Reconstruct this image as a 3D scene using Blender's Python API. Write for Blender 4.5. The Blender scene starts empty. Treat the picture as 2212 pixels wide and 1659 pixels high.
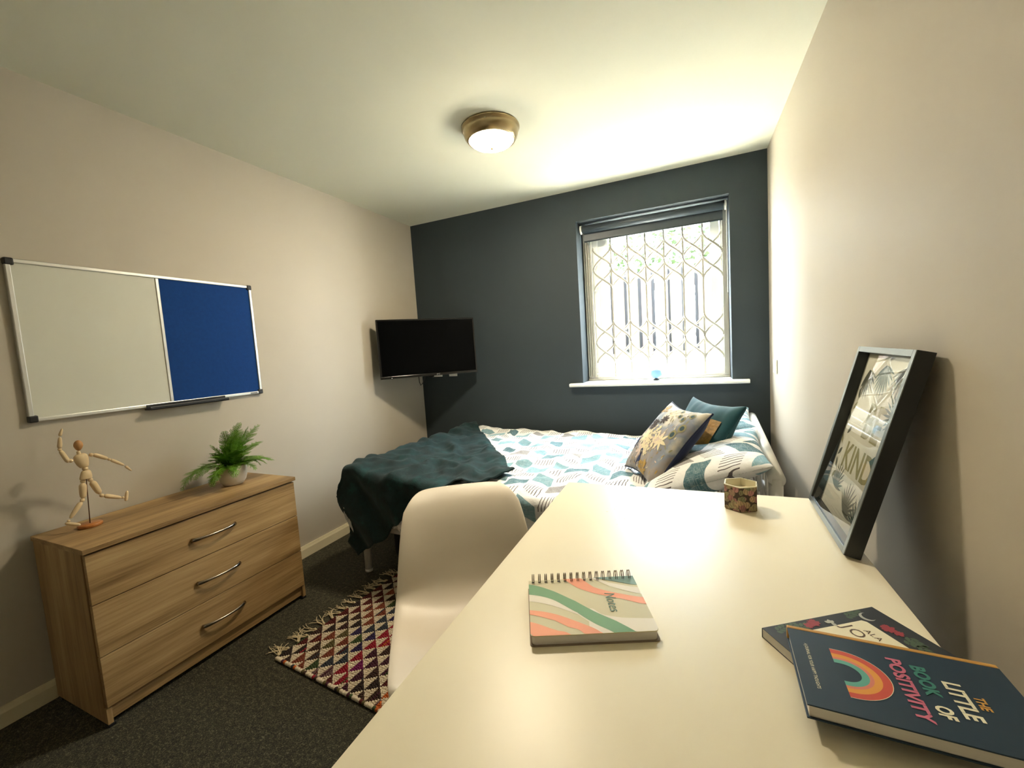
import bpy, bmesh, math, random
from mathutils import Vector, Matrix, noise
random.seed(7)
S = bpy.context.scene
C = S.collection
PI = math.pi
V = Vector

# ------------------------------------------------------------------ camera, world, sun, exposure
W, H = 2.8818, 2.5
CAM = V((2.4201, -3.319, 1.2905))
def look(yaw, pitch, roll):
    y, p, r = map(math.radians, (yaw, pitch, roll))
    f = V((-math.sin(y)*math.cos(p), math.cos(y)*math.cos(p), math.sin(p)))
    rt = f.cross(V((0, 0, 1))).normalized(); up = rt.cross(f)
    r2 = math.cos(r)*rt + math.sin(r)*up; u2 = -math.sin(r)*rt + math.cos(r)*up
    return Matrix(((r2.x, u2.x, -f.x), (r2.y, u2.y, -f.y), (r2.z, u2.z, -f.z)))
cd = bpy.data.cameras.new('camera'); cam = bpy.data.objects.new('camera', cd); C.objects.link(cam)
cam.matrix_world = Matrix.Translation(CAM) @ look(24.0184, -4.7346, -3.6524).to_4x4()
cd.sensor_width = 36; cd.lens = 898.45/2212*36; cd.clip_start = .02
S.camera = cam
S.view_settings.view_transform = 'Standard'; S.view_settings.look = 'None'
S.view_settings.gamma = 1; S.view_settings.use_curve_mapping = False
S.view_settings.exposure = 2.15
LAMP, SKY, SUN = 56.0, 16.0, 42.0
w = bpy.data.worlds.new('sky'); S.world = w; w.use_nodes = True
bg = w.node_tree.nodes['Background']; bg.inputs[0].default_value = (.82, .92, 1, 1); bg.inputs[1].default_value = SKY
sl = bpy.data.lights.new('sun', 'SUN'); sl.energy = SUN; sl.angle = .02; sl.color = (1, .95, .85)
so = bpy.data.objects.new('sun', sl); C.objects.link(so); so.rotation_euler = V((.70, .02, .71)).to_track_quat('Z', 'Y').to_euler()
pl = bpy.data.lights.new('window_portal', 'AREA'); pl.shape = 'RECTANGLE'; pl.size = 1.1; pl.size_y = 1.3; pl.cycles.is_portal = True
po = bpy.data.objects.new('window_portal', pl); C.objects.link(po); po.location = (2.115, .36, 1.62); po.rotation_euler = (-PI/2, 0, 0)

# ------------------------------------------------------------------ helpers
def lin(c):
    return tuple((x/12.92 if x <= .04045 else ((x+.055)/1.055)**2.4) for x in c)
def rgb(r, g, b): return lin((r/255, g/255, b/255)) + (1,)
class NB:
    def __init__(s, m): s.t = m.node_tree; s.n = s.t.nodes; s.l = s.t.links
    def put(s, sock, v):
        if isinstance(v, bpy.types.NodeSocket): s.l.new(v, sock)
        elif v is not None: sock.default_value = v
    def m(s, op, a, b=None, c=None, clamp=False):
        n = s.n.new('ShaderNodeMath'); n.operation = op; n.use_clamp = clamp
        for i, v in enumerate((a, b, c)): s.put(n.inputs[i], v)
        return n.outputs[0]
    def mix(s, f, a, b, blend='MIX'):
        n = s.n.new('ShaderNodeMix'); n.data_type = 'RGBA'; n.blend_type = blend
        s.put(n.inputs[0], f); s.put(n.inputs[6], a); s.put(n.inputs[7], b)
        return n.outputs[2]
    def coord(s, kind='Object'): return s.n.new('ShaderNodeTexCoord').outputs[kind]
    def mapn(s, vec, scale=(1, 1, 1), rot=(0, 0, 0)):
        n = s.n.new('ShaderNodeMapping'); s.put(n.inputs[0], vec); n.inputs['Scale'].default_value = scale; n.inputs['Rotation'].default_value = rot
        return n.outputs[0]
    def noise(s, vec, scale, detail=3, out=0, rough=.5):
        n = s.n.new('ShaderNodeTexNoise'); s.put(n.inputs['Vector'], vec); n.inputs['Scale'].default_value = scale
        n.inputs['Detail'].default_value = detail; n.inputs['Roughness'].default_value = rough
        return n.outputs[out]
    def ramp(s, f, stops):
        n = s.n.new('ShaderNodeValToRGB'); s.put(n.inputs[0], f)
        e = n.color_ramp.elements
        while len(e) < len(stops): e.new(.5)
        for i, (p, c) in enumerate(stops): e[i].position = p; e[i].color = c
        return n.outputs[0]
    def bump(s, h, strength=.3, dist=.01):
        n = s.n.new('ShaderNodeBump'); s.put(n.inputs['Height'], h); n.inputs['Strength'].default_value = strength; n.inputs['Distance'].default_value = dist
        return n.outputs[0]
def mat(name, col, rough=.6, metal=0, **k):
    m = bpy.data.materials.new(name); m.use_nodes = True
    b = m.node_tree.nodes['Principled BSDF']
    b.inputs['Base Color'].default_value = col; b.inputs['Roughness'].default_value = rough; b.inputs['Metallic'].default_value = metal
    for kk, v in k.items(): b.inputs[kk.replace('_', ' ')].default_value = v
    return m
def pb(m): return m.node_tree.nodes['Principled BSDF']
def varied(name, c1, c2, scale, rough=.6, bump=0, bscale=None, detail=3, metal=0, stretch=(1, 1, 1), bdist=.005, **k):
    m = mat(name, c1, rough, metal, **k); nb = NB(m); co = nb.mapn(nb.coord(), stretch)
    nb.put(pb(m).inputs['Base Color'], nb.mix(nb.noise(co, scale, detail), c1, c2))
    if bump: nb.put(pb(m).inputs['Normal'], nb.bump(nb.noise(co, bscale or scale, 4), bump, bdist))
    return m
def mesh(name, verts, faces, m, parent=None, smooth=False, mids=None):
    me = bpy.data.meshes.new(name); me.from_pydata([tuple(v) for v in verts], [], faces)
    for x in (m if isinstance(m, (list, tuple)) else [m]): me.materials.append(x)
    if mids: me.polygons.foreach_set('material_index', mids)
    me.polygons.foreach_set('use_smooth', [smooth]*len(me.polygons)); me.update()
    o = bpy.data.objects.new(name, me); C.objects.link(o)
    if parent: o.parent = parent
    return o
def fromb(name, bm, m, parent=None, smooth=False):
    bmesh.ops.recalc_face_normals(bm, faces=bm.faces)
    me = bpy.data.meshes.new(name); bm.to_mesh(me); bm.free()
    for x in (m if isinstance(m, (list, tuple)) else [m]): me.materials.append(x)
    me.polygons.foreach_set('use_smooth', [smooth]*len(me.polygons))
    o = bpy.data.objects.new(name, me); C.objects.link(o)
    if parent: o.parent = parent
    return o
def bx(bm, a, b, bev=0, seg=2):
    """axis box from corner a to corner b added to bm"""
    a, b = V(a), V(b); c = (a+b)/2; s = b-a
    r = bmesh.ops.create_cube(bm, size=1); vs = r['verts']
    for v in vs: v.co = V((v.co.x*s.x, v.co.y*s.y, v.co.z*s.z)) + c
    if bev:
        es = list({e for v in vs for e in v.link_edges})
        bmesh.ops.bevel(bm, geom=es, offset=bev, segments=seg, affect='EDGES', profile=.5)
def box(name, a, b, m, parent=None, bev=0, seg=2):
    bm = bmesh.new(); bx(bm, a, b, bev, seg); return fromb(name, bm, m, parent)
def boxes(name, lst, m, parent=None, bev=0):
    bm = bmesh.new()
    for a, b in lst: bx(bm, a, b, bev)
    return fromb(name, bm, m, parent)
def tubedata(pts, rad, n=12, cap=True, flat=1.0, upv=None):
    pts = [V(p) for p in pts]; vs = []; fs = []
    rads = rad if isinstance(rad, (list, tuple)) else [rad]*len(pts)
    T = [(pts[min(i+1, len(pts)-1)]-pts[max(i-1, 0)]).normalized() for i in range(len(pts))]
    u = (upv or (V((0, 0, 1)) if abs(T[0].z) < .9 else V((1, 0, 0))))
    for i, p in enumerate(pts):
        a = T[i].cross(u)
        if a.length < 1e-6: a = T[i].cross(V((0, 1, 0)))
        a.normalize(); b = a.cross(T[i]).normalized(); u = b if upv is None else upv
        for k in range(n):
            t = 2*PI*k/n
            vs.append(p + a*math.cos(t)*rads[i] + b*math.sin(t)*rads[i]*flat)
    for i in range(len(pts)-1):
        for k in range(n):
            k2 = (k+1) % n
            fs.append((i*n+k, i*n+k2, (i+1)*n+k2, (i+1)*n+k))
    if cap: fs.append(tuple(range(n))[::-1]); fs.append(tuple(range((len(pts)-1)*n, len(pts)*n)))
    return vs, fs
def tube(name, pts, rad, m, parent=None, n=12, **k):
    vs, fs = tubedata(pts, rad, n, **k); return mesh(name, vs, fs, m, parent, True)
def merge(lst):
    V_, F_ = [], []
    for vs, fs in lst:
        o = len(V_); V_ += vs; F_ += [tuple(i+o for i in f) for f in fs]
    return V_, F_
def lathedata(prof, n=40, c=(0, 0, 0)):
    vs, fs = [], []
    for r, z in prof:
        for k in range(n): vs.append(V((c[0]+r*math.cos(2*PI*k/n), c[1]+r*math.sin(2*PI*k/n), c[2]+z)))
    for i in range(len(prof)-1):
        for k in range(n):
            k2 = (k+1) % n; fs.append((i*n+k, i*n+k2, (i+1)*n+k2, (i+1)*n+k))
    return vs, fs
def lathe(name, prof, m, parent=None, n=40, c=(0, 0, 0)):
    vs, fs = lathedata(prof, n, c); o = mesh(name, vs, fs, m, parent, True)
    bm = bmesh.new(); bm.from_mesh(o.data); bmesh.ops.remove_doubles(bm, verts=bm.verts, dist=1e-6)
    bmesh.ops.recalc_face_normals(bm, faces=bm.faces); bm.to_mesh(o.data); bm.free(); return o
def solid(o, t, off=-1):
    md = o.modifiers.new('thickness', 'SOLIDIFY'); md.thickness = t; md.offset = off; return o
def subd(o, l=1):
    md = o.modifiers.new('smooth', 'SUBSURF'); md.levels = l; md.render_levels = l; return o
def thing(name, label, cat, loc=(0, 0, 0), rotz=0, group=None):
    o = bpy.data.objects.new(name, None); C.objects.link(o); o.location = loc; o.rotation_euler = (0, 0, rotz)
    o.empty_display_size = .05; o['label'] = label; o['category'] = cat
    if group: o['group'] = group
    return o
def struct(o): o['kind'] = 'structure'; return o
def poly(name, rings, z, m, parent, off=0):
    """flat print: polygons [(x,y)..] at height z"""
    vs, fs = [], []
    for r in rings:
        fs.append(tuple(range(len(vs), len(vs)+len(r)))); vs += [(x, y, z) for x, y in r]
    return mesh(name, vs, fs, m, parent)
_txt = {}
def text_rings(s, size, sx=1.0, shear=0, bold=0, spacing=1.0):
    cu = bpy.data.curves.new('t', 'FONT'); cu.body = s; cu.size = size; cu.shear = shear; cu.offset = bold; cu.space_character = spacing
    cu.resolution_u = 3; cu.align_x = 'CENTER'; cu.align_y = 'CENTER'
    o = bpy.data.objects.new('t', cu); C.objects.link(o)
    dg = bpy.context.evaluated_depsgraph_get(); me = o.evaluated_get(dg).to_mesh()
    vs = [(v.co.x*sx, v.co.y) for v in me.vertices]; fs = [tuple(p.vertices) for p in me.polygons]
    o.evaluated_get(dg).to_mesh_clear(); bpy.data.objects.remove(o); bpy.data.curves.remove(cu)
    return vs, fs
def lettering(s, size, m, parent, fn, name='lettering', **k):
    vs, fs = text_rings(s, size, **k)
    return mesh(name, [fn(x, y) for x, y in vs], fs, m, parent)

# ------------------------------------------------------------------ materials
M = {}
M['wall'] = varied('wall_paint', rgb(192, 183, 166), rgb(186, 177, 160), 3, .6, .10, 90, bdist=.002)
M['ceil'] = varied('ceiling_paint', rgb(226, 224, 204), rgb(220, 219, 198), 2, .8, .08, 70, bdist=.002)
M['dark'] = varied('charcoal_blue_paint', rgb(50, 61, 65), rgb(46, 56, 61), 3, .72, .08, 90, bdist=.002)
M['skirt'] = varied('cream_gloss_paint', rgb(226, 214, 180), rgb(218, 206, 172), 6, .4)
M['white'] = mat('white_upvc', rgb(238, 238, 232), .35)
M['whitem'] = varied('white_metal', rgb(232, 230, 224), rgb(222, 220, 214), 8, .35)
M['grille'] = mat('grille_paint', rgb(178, 175, 162), .45)
M['desk'] = varied('white_laminate', rgb(248, 238, 210), rgb(245, 234, 205), 4, .36, .04, 160, bdist=.001)
M['black'] = mat('black_plastic', rgb(22, 22, 24), .4)
M['gloss'] = mat('screen_glass', rgb(4, 5, 6), .16, IOR=1.15)
M['alu'] = mat('brushed_aluminium', rgb(205, 205, 200), .35, .8)
M['chrome'] = mat('chrome', rgb(205, 200, 195), .14, 1)
M['handle'] = mat('handle_chrome', rgb(150, 140, 128), .2, 1)
M['wbd'] = varied('whiteboard_enamel', rgb(214, 214, 200), rgb(208, 208, 194), 3, .25)
M['felt'] = varied('blue_felt', rgb(2, 64, 134), rgb(1, 53, 118), 60, .95, .3, 300)
M['brass'] = mat('antique_nickel', rgb(176, 158, 122), .28, 1)
M['shell'] = varied('white_polypropylene', rgb(226, 214, 196), rgb(221, 209, 190), 5, .42)
M['navyvel'] = varied('navy_velvet', rgb(14, 34, 74), rgb(8, 22, 54), 12, .8, Sheen_Weight=.15)
M['pot'] = varied('stone_pot', rgb(222, 216, 204), rgb(190, 182, 168), 14, .7, .3, 30)
M['soil'] = varied('moss', rgb(30, 50, 16), rgb(50, 40, 24), 60, .95, .8, 120)
M['fern'] = varied('fern_green', rgb(124, 168, 44), rgb(66, 120, 24), 40, .55)
M['wax'] = mat('candle_wax', rgb(236, 226, 196), .5, Subsurface_Weight=.2)
M['paper'] = varied('paper_block', rgb(230, 226, 218), rgb(212, 206, 196), 400, .8, stretch=(.02, .02, 1))
M['wire'] = mat('bronze_wire', rgb(110, 92, 66), .3, .9)
def ink(n, r, g, b, rough=.5): M[n] = mat('print_'+n, rgb(r, g, b), rough)
ink('sage', 214, 205, 166); ink('salmon', 250, 160, 120); ink('green', 100, 158, 106); ink('offwhite', 240, 232, 214); ink('slate', 108, 144, 128); ink('pine', 70, 110, 86)
ink('navy', 20, 50, 70); ink('red', 214, 82, 62); ink('amber', 236, 160, 66); ink('coral', 226, 134, 112); ink('mint', 100, 176, 160); ink('pink', 208, 108, 134); ink('cream', 244, 236, 206); ink('tealink', 56, 130, 118); ink('gold', 214, 160, 76)
ink('dusk', 44, 48, 52); ink('rose', 160, 56, 66); ink('leaf', 78, 96, 74); ink('moon', 190, 190, 180); ink('brown', 92, 72, 52); ink('bark', 186, 170, 130)

# oak foil
def oak(name, axis):
    m = mat(name, rgb(180, 145, 95), .5); nb = NB(m); co = nb.coord()
    st = [14, 14, 14]; st[axis] = .9
    st2 = [150, 150, 150]; st2[axis] = 5
    a = nb.noise(nb.mapn(co, tuple(st)), 1, 5, rough=.65); b = nb.noise(nb.mapn(co, tuple(st2)), 1, 3)
    f = nb.m('ADD', nb.m('MULTIPLY', a, .7), nb.m('MULTIPLY', b, .3))
    nb.put(pb(m).inputs['Base Color'], nb.ramp(f, [(.34, rgb(118, 90, 52)), (.5, rgb(164, 132, 86)), (.66, rgb(190, 160, 112))]))
    nb.put(pb(m).inputs['Normal'], nb.bump(b, .15, .002)); return m
M['oaky'] = oak('oak_foil_lengthways', 1); M['oakz'] = oak('oak_foil_upright', 2)
M['pine'] = varied('beech_wood', rgb(226, 202, 160), rgb(212, 186, 142), 18, .5, stretch=(1, 1, .2))
M['basewood'] = varied('lacquered_beech', rgb(186, 120, 58), rgb(160, 98, 44), 20, .35)
# carpet
m = mat('charcoal_carpet', rgb(50, 48, 42), .95); nb = NB(m); co = nb.coord()
f = nb.noise(co, 190, 3, rough=.8); g = nb.noise(co, 60, 2)
nb.put(pb(m).inputs['Base Color'], nb.ramp(nb.m('ADD', nb.m('MULTIPLY', f, .75), nb.m('MULTIPLY', g, .25)), [(.36, rgb(22, 22, 14)), (.52, rgb(60, 57, 40)), (.66, rgb(128, 122, 92))]))
nb.put(pb(m).inputs['Normal'], nb.bump(f, .9, .01)); M['carpet'] = m
# desk gets faint scuffs near its middle
m = M['desk']; nb = NB(m); co = nb.coord(); sep = nb.n.new('ShaderNodeSeparateXYZ'); nb.l.new(co, sep.inputs[0])
dx = nb.m('SUBTRACT', sep.outputs[0], .28); dy = nb.m('ADD', sep.outputs[1], .28)
d = nb.m('ADD', nb.m('MULTIPLY', dx, dx), nb.m('MULTIPLY', dy, dy))
near = nb.m('LESS_THAN', d, .0085); sp = nb.m('GREATER_THAN', nb.noise(nb.mapn(co, (1, 1.8, 1)), 62, 2), .69)
old = pb(m).inputs['Base Color'].links[0].from_socket
nb.put(pb(m).inputs['Base Color'], nb.mix(nb.m('MULTIPLY', near, sp), old, rgb(190, 176, 138)))
# teal plush throw
m = mat('teal_plush', rgb(8, 62, 66), .85, Sheen_Weight=.08, Sheen_Roughness=.4); nb = NB(m); co = nb.coord()
f = nb.noise(co, 9, 5, rough=.7)
nb.put(pb(m).inputs['Base Color'], nb.ramp(f, [(.35, rgb(1, 28, 30)), (.55, rgb(2, 42, 45)), (.75, rgb(7, 68, 68))]))
nb.put(pb(m).inputs['Normal'], nb.bump(nb.noise(co, 240, 2), .5, .004)); M['throw'] = m
M['tealvel'] = varied('teal_velvet', rgb(8, 82, 92), rgb(4, 56, 66), 16, .75, Sheen_Weight=.12)
# duvet cloth: rows of leaning blocks, teal hatch / ink stripes / taupe, on white (UV in metres)
m = mat('geometric_cotton', rgb(235, 238, 240), .85); nb = NB(m)
uv = nb.n.new('ShaderNodeUVMap').outputs[0]; sp = nb.n.new('ShaderNodeSeparateXYZ'); nb.l.new(uv, sp.inputs[0])
u, v = sp.outputs[0], sp.outputs[1]
wx = nb.m('SUBTRACT', nb.noise(nb.mapn(uv, (5, 5, 1)), 1, 3), .5); wy = nb.m('SUBTRACT', nb.noise(nb.mapn(uv, (5.5, 4.5, 1), (0, 0, 1)), 1, 3), .5)
u = nb.m('ADD', u, nb.m('MULTIPLY', wx, .05)); v = nb.m('ADD', v, nb.m('MULTIPLY', wy, .05))
RH, CW = .118, .135
vr = nb.m('DIVIDE', u, RH); row = nb.m('FLOOR', vr); fv = nb.m('FRACT', vr)
par = nb.m('SUBTRACT', nb.m('MULTIPLY', nb.m('MODULO', nb.m('ABSOLUTE', row), 2), 2), 1)
uu = nb.m('DIVIDE', nb.m('ADD', v, nb.m('MULTIPLY', nb.m('MULTIPLY', fv, par), .06)), CW)
col = nb.m('FLOOR', uu); fu = nb.m('FRACT', uu)
cmb = nb.n.new('ShaderNodeCombineXYZ'); nb.l.new(row, cmb.inputs[0]); nb.l.new(col, cmb.inputs[1])
wn = nb.n.new('ShaderNodeTexWhiteNoise'); wn.noise_dimensions = '2D'; nb.l.new(cmb.outputs[0], wn.inputs['Vector'])
sc = nb.n.new('ShaderNodeSeparateColor'); nb.l.new(wn.outputs['Color'], sc.inputs[0]); r1 = sc.outputs[0]; r2 = sc.outputs[1]
chk = nb.m('MODULO', nb.m('ABSOLUTE', nb.m('ADD', row, col)), 2)
ins = nb.m('MULTIPLY', nb.m('MULTIPLY', nb.m('GREATER_THAN', fu, .10), nb.m('LESS_THAN', fu, .74)), nb.m('MULTIPLY', nb.m('GREATER_THAN', fv, .06), nb.m('LESS_THAN', fv, .94)))
teal = nb.mix(r2, rgb(52, 98, 110), rgb(146, 188, 200)); teal = nb.mix(nb.m('GREATER_THAN', r1, .88), teal, rgb(150, 146, 146))
h1 = nb.noise(nb.mapn(uv, (700, 30, 1)), 1, 2); h2 = nb.noise(nb.mapn(uv, (30, 700, 1)), 1, 2)
hat = nb.m('MULTIPLY', nb.m('SUBTRACT', nb.m('MAXIMUM', h1, h2), .52), 3.2, clamp=True)
teal = nb.mix(nb.m('MULTIPLY', hat, .75), teal, rgb(228, 236, 238))
wob = nb.m('MULTIPLY', nb.noise(nb.mapn(uv, (9, 9, 1)), 1, 1), .5)
strp = nb.m('LESS_THAN', nb.m('FRACT', nb.m('ADD', nb.m('MULTIPLY', fv, 8), wob)), .26)
strp = nb.m('MULTIPLY', strp, nb.m('GREATER_THAN', nb.m('ADD', fu, nb.m('MULTIPLY', fv, .1)), .14))
scol = nb.mix(strp, rgb(240, 240, 238), nb.mix(r2, rgb(58, 52, 54), rgb(120, 112, 114)))
blk = nb.mix(chk, teal, scol)
nb.put(pb(m).inputs['Base Color'], nb.mix(ins, rgb(241, 241, 240), blk))
nb.put(pb(m).inputs['Normal'], nb.bump(nb.noise(nb.mapn(uv, (11, 11, 1)), 1, 5), .55, .03)); M['duvet'] = m
# peacock cushion ground
m = mat('printed_velvet', rgb(180, 170, 160), .8, Sheen_Weight=.3); nb = NB(m); co = nb.coord()
a = nb.noise(nb.mapn(co, (1, 1, 1)), 9, 5); sp2 = nb.n.new('ShaderNodeSeparateXYZ'); nb.l.new(co, sp2.inputs[0])
g = nb.m('ADD', nb.m('MULTIPLY', sp2.outputs[1], 1.2), nb.m('ADD', a, .05))
nb.put(pb(m).inputs['Base Color'], nb.ramp(g, [(.25, rgb(112, 100, 90)), (.5, rgb(150, 140, 132)), (.64, rgb(132, 142, 158)), (.82, rgb(206, 200, 184))])); M['peacock'] = m

# ------------------------------------------------------------------ room shell
UX0, UX1, UZ0, UZ1 = 1.577, 2.654, .982, 2.261      # window opening
TH = .34
YR = -4.35
fl = struct(box('floor', (-.1, YR-.1, -.1), (W+.2, .0, 0), M['carpet']))
struct(box('ceiling', (-.3, YR-.3, H), (W+.4, TH, H+.15), M['ceil']))
struct(box('wall_left', (-.2, YR-.1, -.1), (0, .0, H), M['wall']))
wr = box('wall_right', (W, YR-.3, -.1), (W+.2, .0, H), M['wall']); struct(wr)
for v_ in wr.data.vertices:
    if v_.co.y < -1: v_.co.x += .012*-v_.co.y
struct(box('wall_rear', (-.2, YR-.2, -.1), (W+.4, YR, H), mat('fill_white', rgb(240, 238, 230), .7)))  # unseen wall, made white to bounce fill light into the room
struct(boxes('wall_window', [((-.2, 0, -.1), (UX0, TH, H)), ((UX1, 0, -.1), (W+.4, TH, H)), ((UX0, 0, -.1), (UX1, TH, UZ0-.022)), ((UX0, 0, UZ1), (UX1, TH, H))], M['dark']))
def skirting(name, pts, w_=.014, h_=.077):
    (x0, y0), (x1, y1) = pts; d = V((x1-x0, y1-y0, 0)); L = d.length; d.normalize(); n = V((-d.y, d.x, 0))
    prof = [(0, 0), (w_, 0), (w_, h_-.022), (w_*.72, h_-.012), (w_*.45, h_), (0, h_)]
    vs = []
    for t in (0, L):
        for a, b in prof: p = V((x0, y0, 0))+d*t+n*a; vs.append((p.x, p.y, b))
    k = len(prof); fs = [(i, (i+1) % k, k+(i+1) % k, k+i) for i in range(k)]+[tuple(range(k))[::-1], tuple(range(k, 2*k))]
    struct(mesh(name, vs, fs, M['skirt']))
skirting('baseboard_left', ((0, -.0), (0, YR))); skirting('baseboard_back', ((W, 0), (0, 0)))
skirting('baseboard_right', ((W+.05, YR), (W, 0))); skirting('baseboard_rear', ((0, YR), (W, YR)))

# ------------------------------------------------------------------ window
win = bpy.data.objects.new('window_1', None); C.objects.link(win); win.location = (0, 0, 0); win['kind'] = 'structure'
FY = .215
def ring(x0, x1, z0, z1, t, y0, y1):
    return [((x0, y0, z0), (x0+t, y1, z1)), ((x1-t, y0, z0), (x1, y1, z1)), ((x0+t, y0, z0), (x1-t, y1, z0+t)), ((x0+t, y0, z1-t), (x1-t, y1, z1))]
boxes('window_frame', ring(UX0, UX1, UZ0, UZ1, .05, FY, FY+.07), M['white'], win)
boxes('casement', ring(UX0+.055, UX1-.055, UZ0+.055, UZ1-.055, .062, FY+.012, FY+.06) + [((UX0+.117, FY+.02, UZ0+.117), (UX0+.20, FY+.05, UZ1-.117))], M['white'], win, .004)
gm = bpy.data.materials.new('window_glass'); gm.use_nodes = True; nt = gm.node_tree; nt.nodes.clear()
out = nt.nodes.new('ShaderNodeOutputMaterial'); mx = nt.nodes.new('ShaderNodeMixShader'); tr = nt.nodes.new('ShaderNodeBsdfTransparent'); gl = nt.nodes.new('ShaderNodeBsdfGlossy'); gl.inputs[1].default_value = .02
mx.inputs[0].default_value = .07; nt.links.new(tr.outputs[0], mx.inputs[1]); nt.links.new(gl.outputs[0], mx.inputs[2]); nt.links.new(mx.outputs[0], out.inputs[0]); M['glass'] = gm
box('window_pane', (UX0+.18, FY+.034, UZ0+.11), (UX1-.11, FY+.038, UZ1-.11), gm, win)
# sill board with rounded nose
prof = [(FY, .982)] + [(-.045-.014*math.sin(t), .982-.014+.014*math.cos(t)) for t in [PI*i/8 for i in range(9)]] + [(FY, .954)]
vs = []; sx = (1.474, 2.757)
bm = bmesh.new()
k = len(prof)
for x in (UX0, UX1):
    for y, z in prof: vs.append((x, y, z))
fs = [(i, (i+1) % k, k+(i+1) % k, k+i) for i in range(k)]+[tuple(range(k))[::-1], tuple(range(k, 2*k))]
s1 = (vs, fs)
prof2 = [(-.001, .982)] + prof[1:-1] + [(-.001, .954)]
lst = [s1]
for xa, xb in ((sx[0], UX0), (UX1, sx[1])):
    vv = [(x, y, z) for x in (xa, xb) for y, z in prof2]; kk = len(prof2)
    lst.append((vv, [(i, (i+1) % kk, kk+(i+1) % kk, kk+i) for i in range(kk)]+[tuple(range(kk))[::-1], tuple(range(kk, 2*kk))]))
struct(mesh('trim_1', *merge(lst), M['white']))
# folding security grille
gr = thing('security_grille', 'white folding metal security grille across the window', 'grille', (UX0, FY-.03, 1.0))
gx = [1.807, 1.94, 2.075, 2.213, 2.349, 2.485]
def L(x, y, z): return (x-UX0, y-(FY-.03), z-1.0)
gy = FY-.02
for x in gx:
    b = boxes('bar', [(L(x-.0065, gy-.006, 1.012), L(x+.0065, gy+.006, 2.245))], M['grille'], gr, .001)
for i, x in enumerate([UX0+.012, UX0+.030, UX0+.048, UX0+.066]):
    box('folded_bar', L(x-.006, gy-.01, 1.012), L(x+.006, gy+.012, 2.24), M['grille'], gr, .001)
box('track', L(2.616, gy-.012, 1.0), L(2.652, gy+.015, 2.24), M['grille'], gr, .002)
box('bottom_track', L(UX0+.004, gy-.012, .984), L(2.652, gy+.015, .998), M['grille'], gr, .002)
xs = [UX0+.085] + gx + [2.616]
for i in range(len(xs)-1):
    for (za, zb) in ((2.077, 1.905), (1.905, 1.733), (1.475, 1.303), (1.303, 1.131)):
        for sgn in (0, 1):
            pts = []
            for k in range(13):
                t = k/12; f = (1-math.cos(PI*t))/2
                f = 1.0*f
                x = xs[i]+(xs[i+1]-xs[i])*(f if not sgn else 1-f)
                pts.append(L(x, gy+(.007 if sgn else -.007), za+(zb-za)*t))
            tube('lattice_strip', pts,   .0080, M['grille'], gr, 6, flat=.4, upv=V((0, 1, 0)))
for x in gx:
    for z in (1.905, 1.303):
        box('rivet', L(x-.005, gy-.012, z-.005), L(x+.005, gy-.006, z+.005), M['chrome'], gr, .001)
# roller blind
bl = thing('roller_blind', 'dark grey roller blind rolled up at the window top', 'blind', (UX0, .10, 2.13))
M['blind'] = varied('blind_fabric', rgb(78, 88, 94), rgb(70, 79, 86), 10, .42, .1, 300)
def B(x, y, z): return (x-UX0, y-.10, z-2.13)
tube('roller', [B(UX0+.03, .10, 2.215), B(UX1-.03, .10, 2.215)], .030, M['blind'], bl, 24)
box('fabric', B(UX0+.034, .124, 2.125), B(UX1-.034, .128, 2.215), M['blind'], bl)
tube('hem_bar', [B(UX0+.034, .126, 2.125), B(UX1-.034, .126, 2.125)], .006, M['blind'], bl, 10)
for x in (UX0+.012, UX1-.022):
    tube('bracket', [B(x, .10, 2.215), B(x+.012, .10, 2.215)], .034, M['white'], bl, 20)
tube('chain', [B(UX1-.012, .075, 2.20-.6*t/10) for t in range(11)], .003, M['whitem'], bl, 6)
# blue glass votive on the sill
vo = thing('candle_holder', 'small blue glass candle bowl on the window sill', 'candle holder', (2.135, .085, .982))
M['bglass'] = mat('pale_blue_glass', rgb(150, 195, 225), .05, Transmission_Weight=.35, IOR=1.3)
lathe('foot', [(0, 0), (.024, 0), (.026, .003), (.012, .012), (.010, .018)], mat('smoked_glass', rgb(70, 80, 92), .1), vo, 28)
lathe('bowl', [(.010, .017), (.034, .022), (.045, .036), (.047, .078), (.0445, .078), (.042, .038), (.03, .026), (0, .024)], M['bglass'], vo, 32)
lathe('wax', [(0, .027), (.028, .028), (.041, .040), (.041, .056), (0, .057)], M['wax'], vo, 28)

# ------------------------------------------------------------------ outside
gmat = varied('pale_paving', rgb(226, 222, 210), rgb(206, 202, 190), 2, .9)
struct(box('trim_2', (-6, TH, .55), (9, 7, .7), gmat))          # paved yard
fence = thing('garden_fence', 'weathered timber board fence in the yard beyond the window', 'fence', (1.5, 2.4, .7))
fm = [varied('fence_board_a', rgb(76, 66, 52), rgb(48, 42, 34), 5, .85, stretch=(6, 6, .6)), varied('fence_board_b', rgb(70, 64, 46), rgb(42, 38, 28), 5, .85, stretch=(6, 6, .6)), varied('fence_board_c', rgb(78, 62, 52), rgb(50, 38, 32), 5, .85, stretch=(6, 6, .6))]
x = -1.6
k = 0
while x < 3.6:
    wd = random.uniform(.11, .17)
    box('board', (x, random.uniform(0, .03), .02), (x+wd, .05, 1.55+random.uniform(-.02, .02)), fm[k % 3], fence)
    x += wd+random.uniform(.025, .05); k += 1
M['gapshade'] = varied('gap_shade_board', rgb(40, 42, 46), rgb(26, 28, 32), 5, .9, stretch=(6, 6, .6))  # shade of the fence gaps put into a darker board colour
for q in range(33): box('gap_backing', (-1.6+q*.158, .055, .02), (-1.6+q*.158+.154, .075, 1.5), M['gapshade'], fence)  # backing added behind the boards to keep the gaps dark
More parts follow.
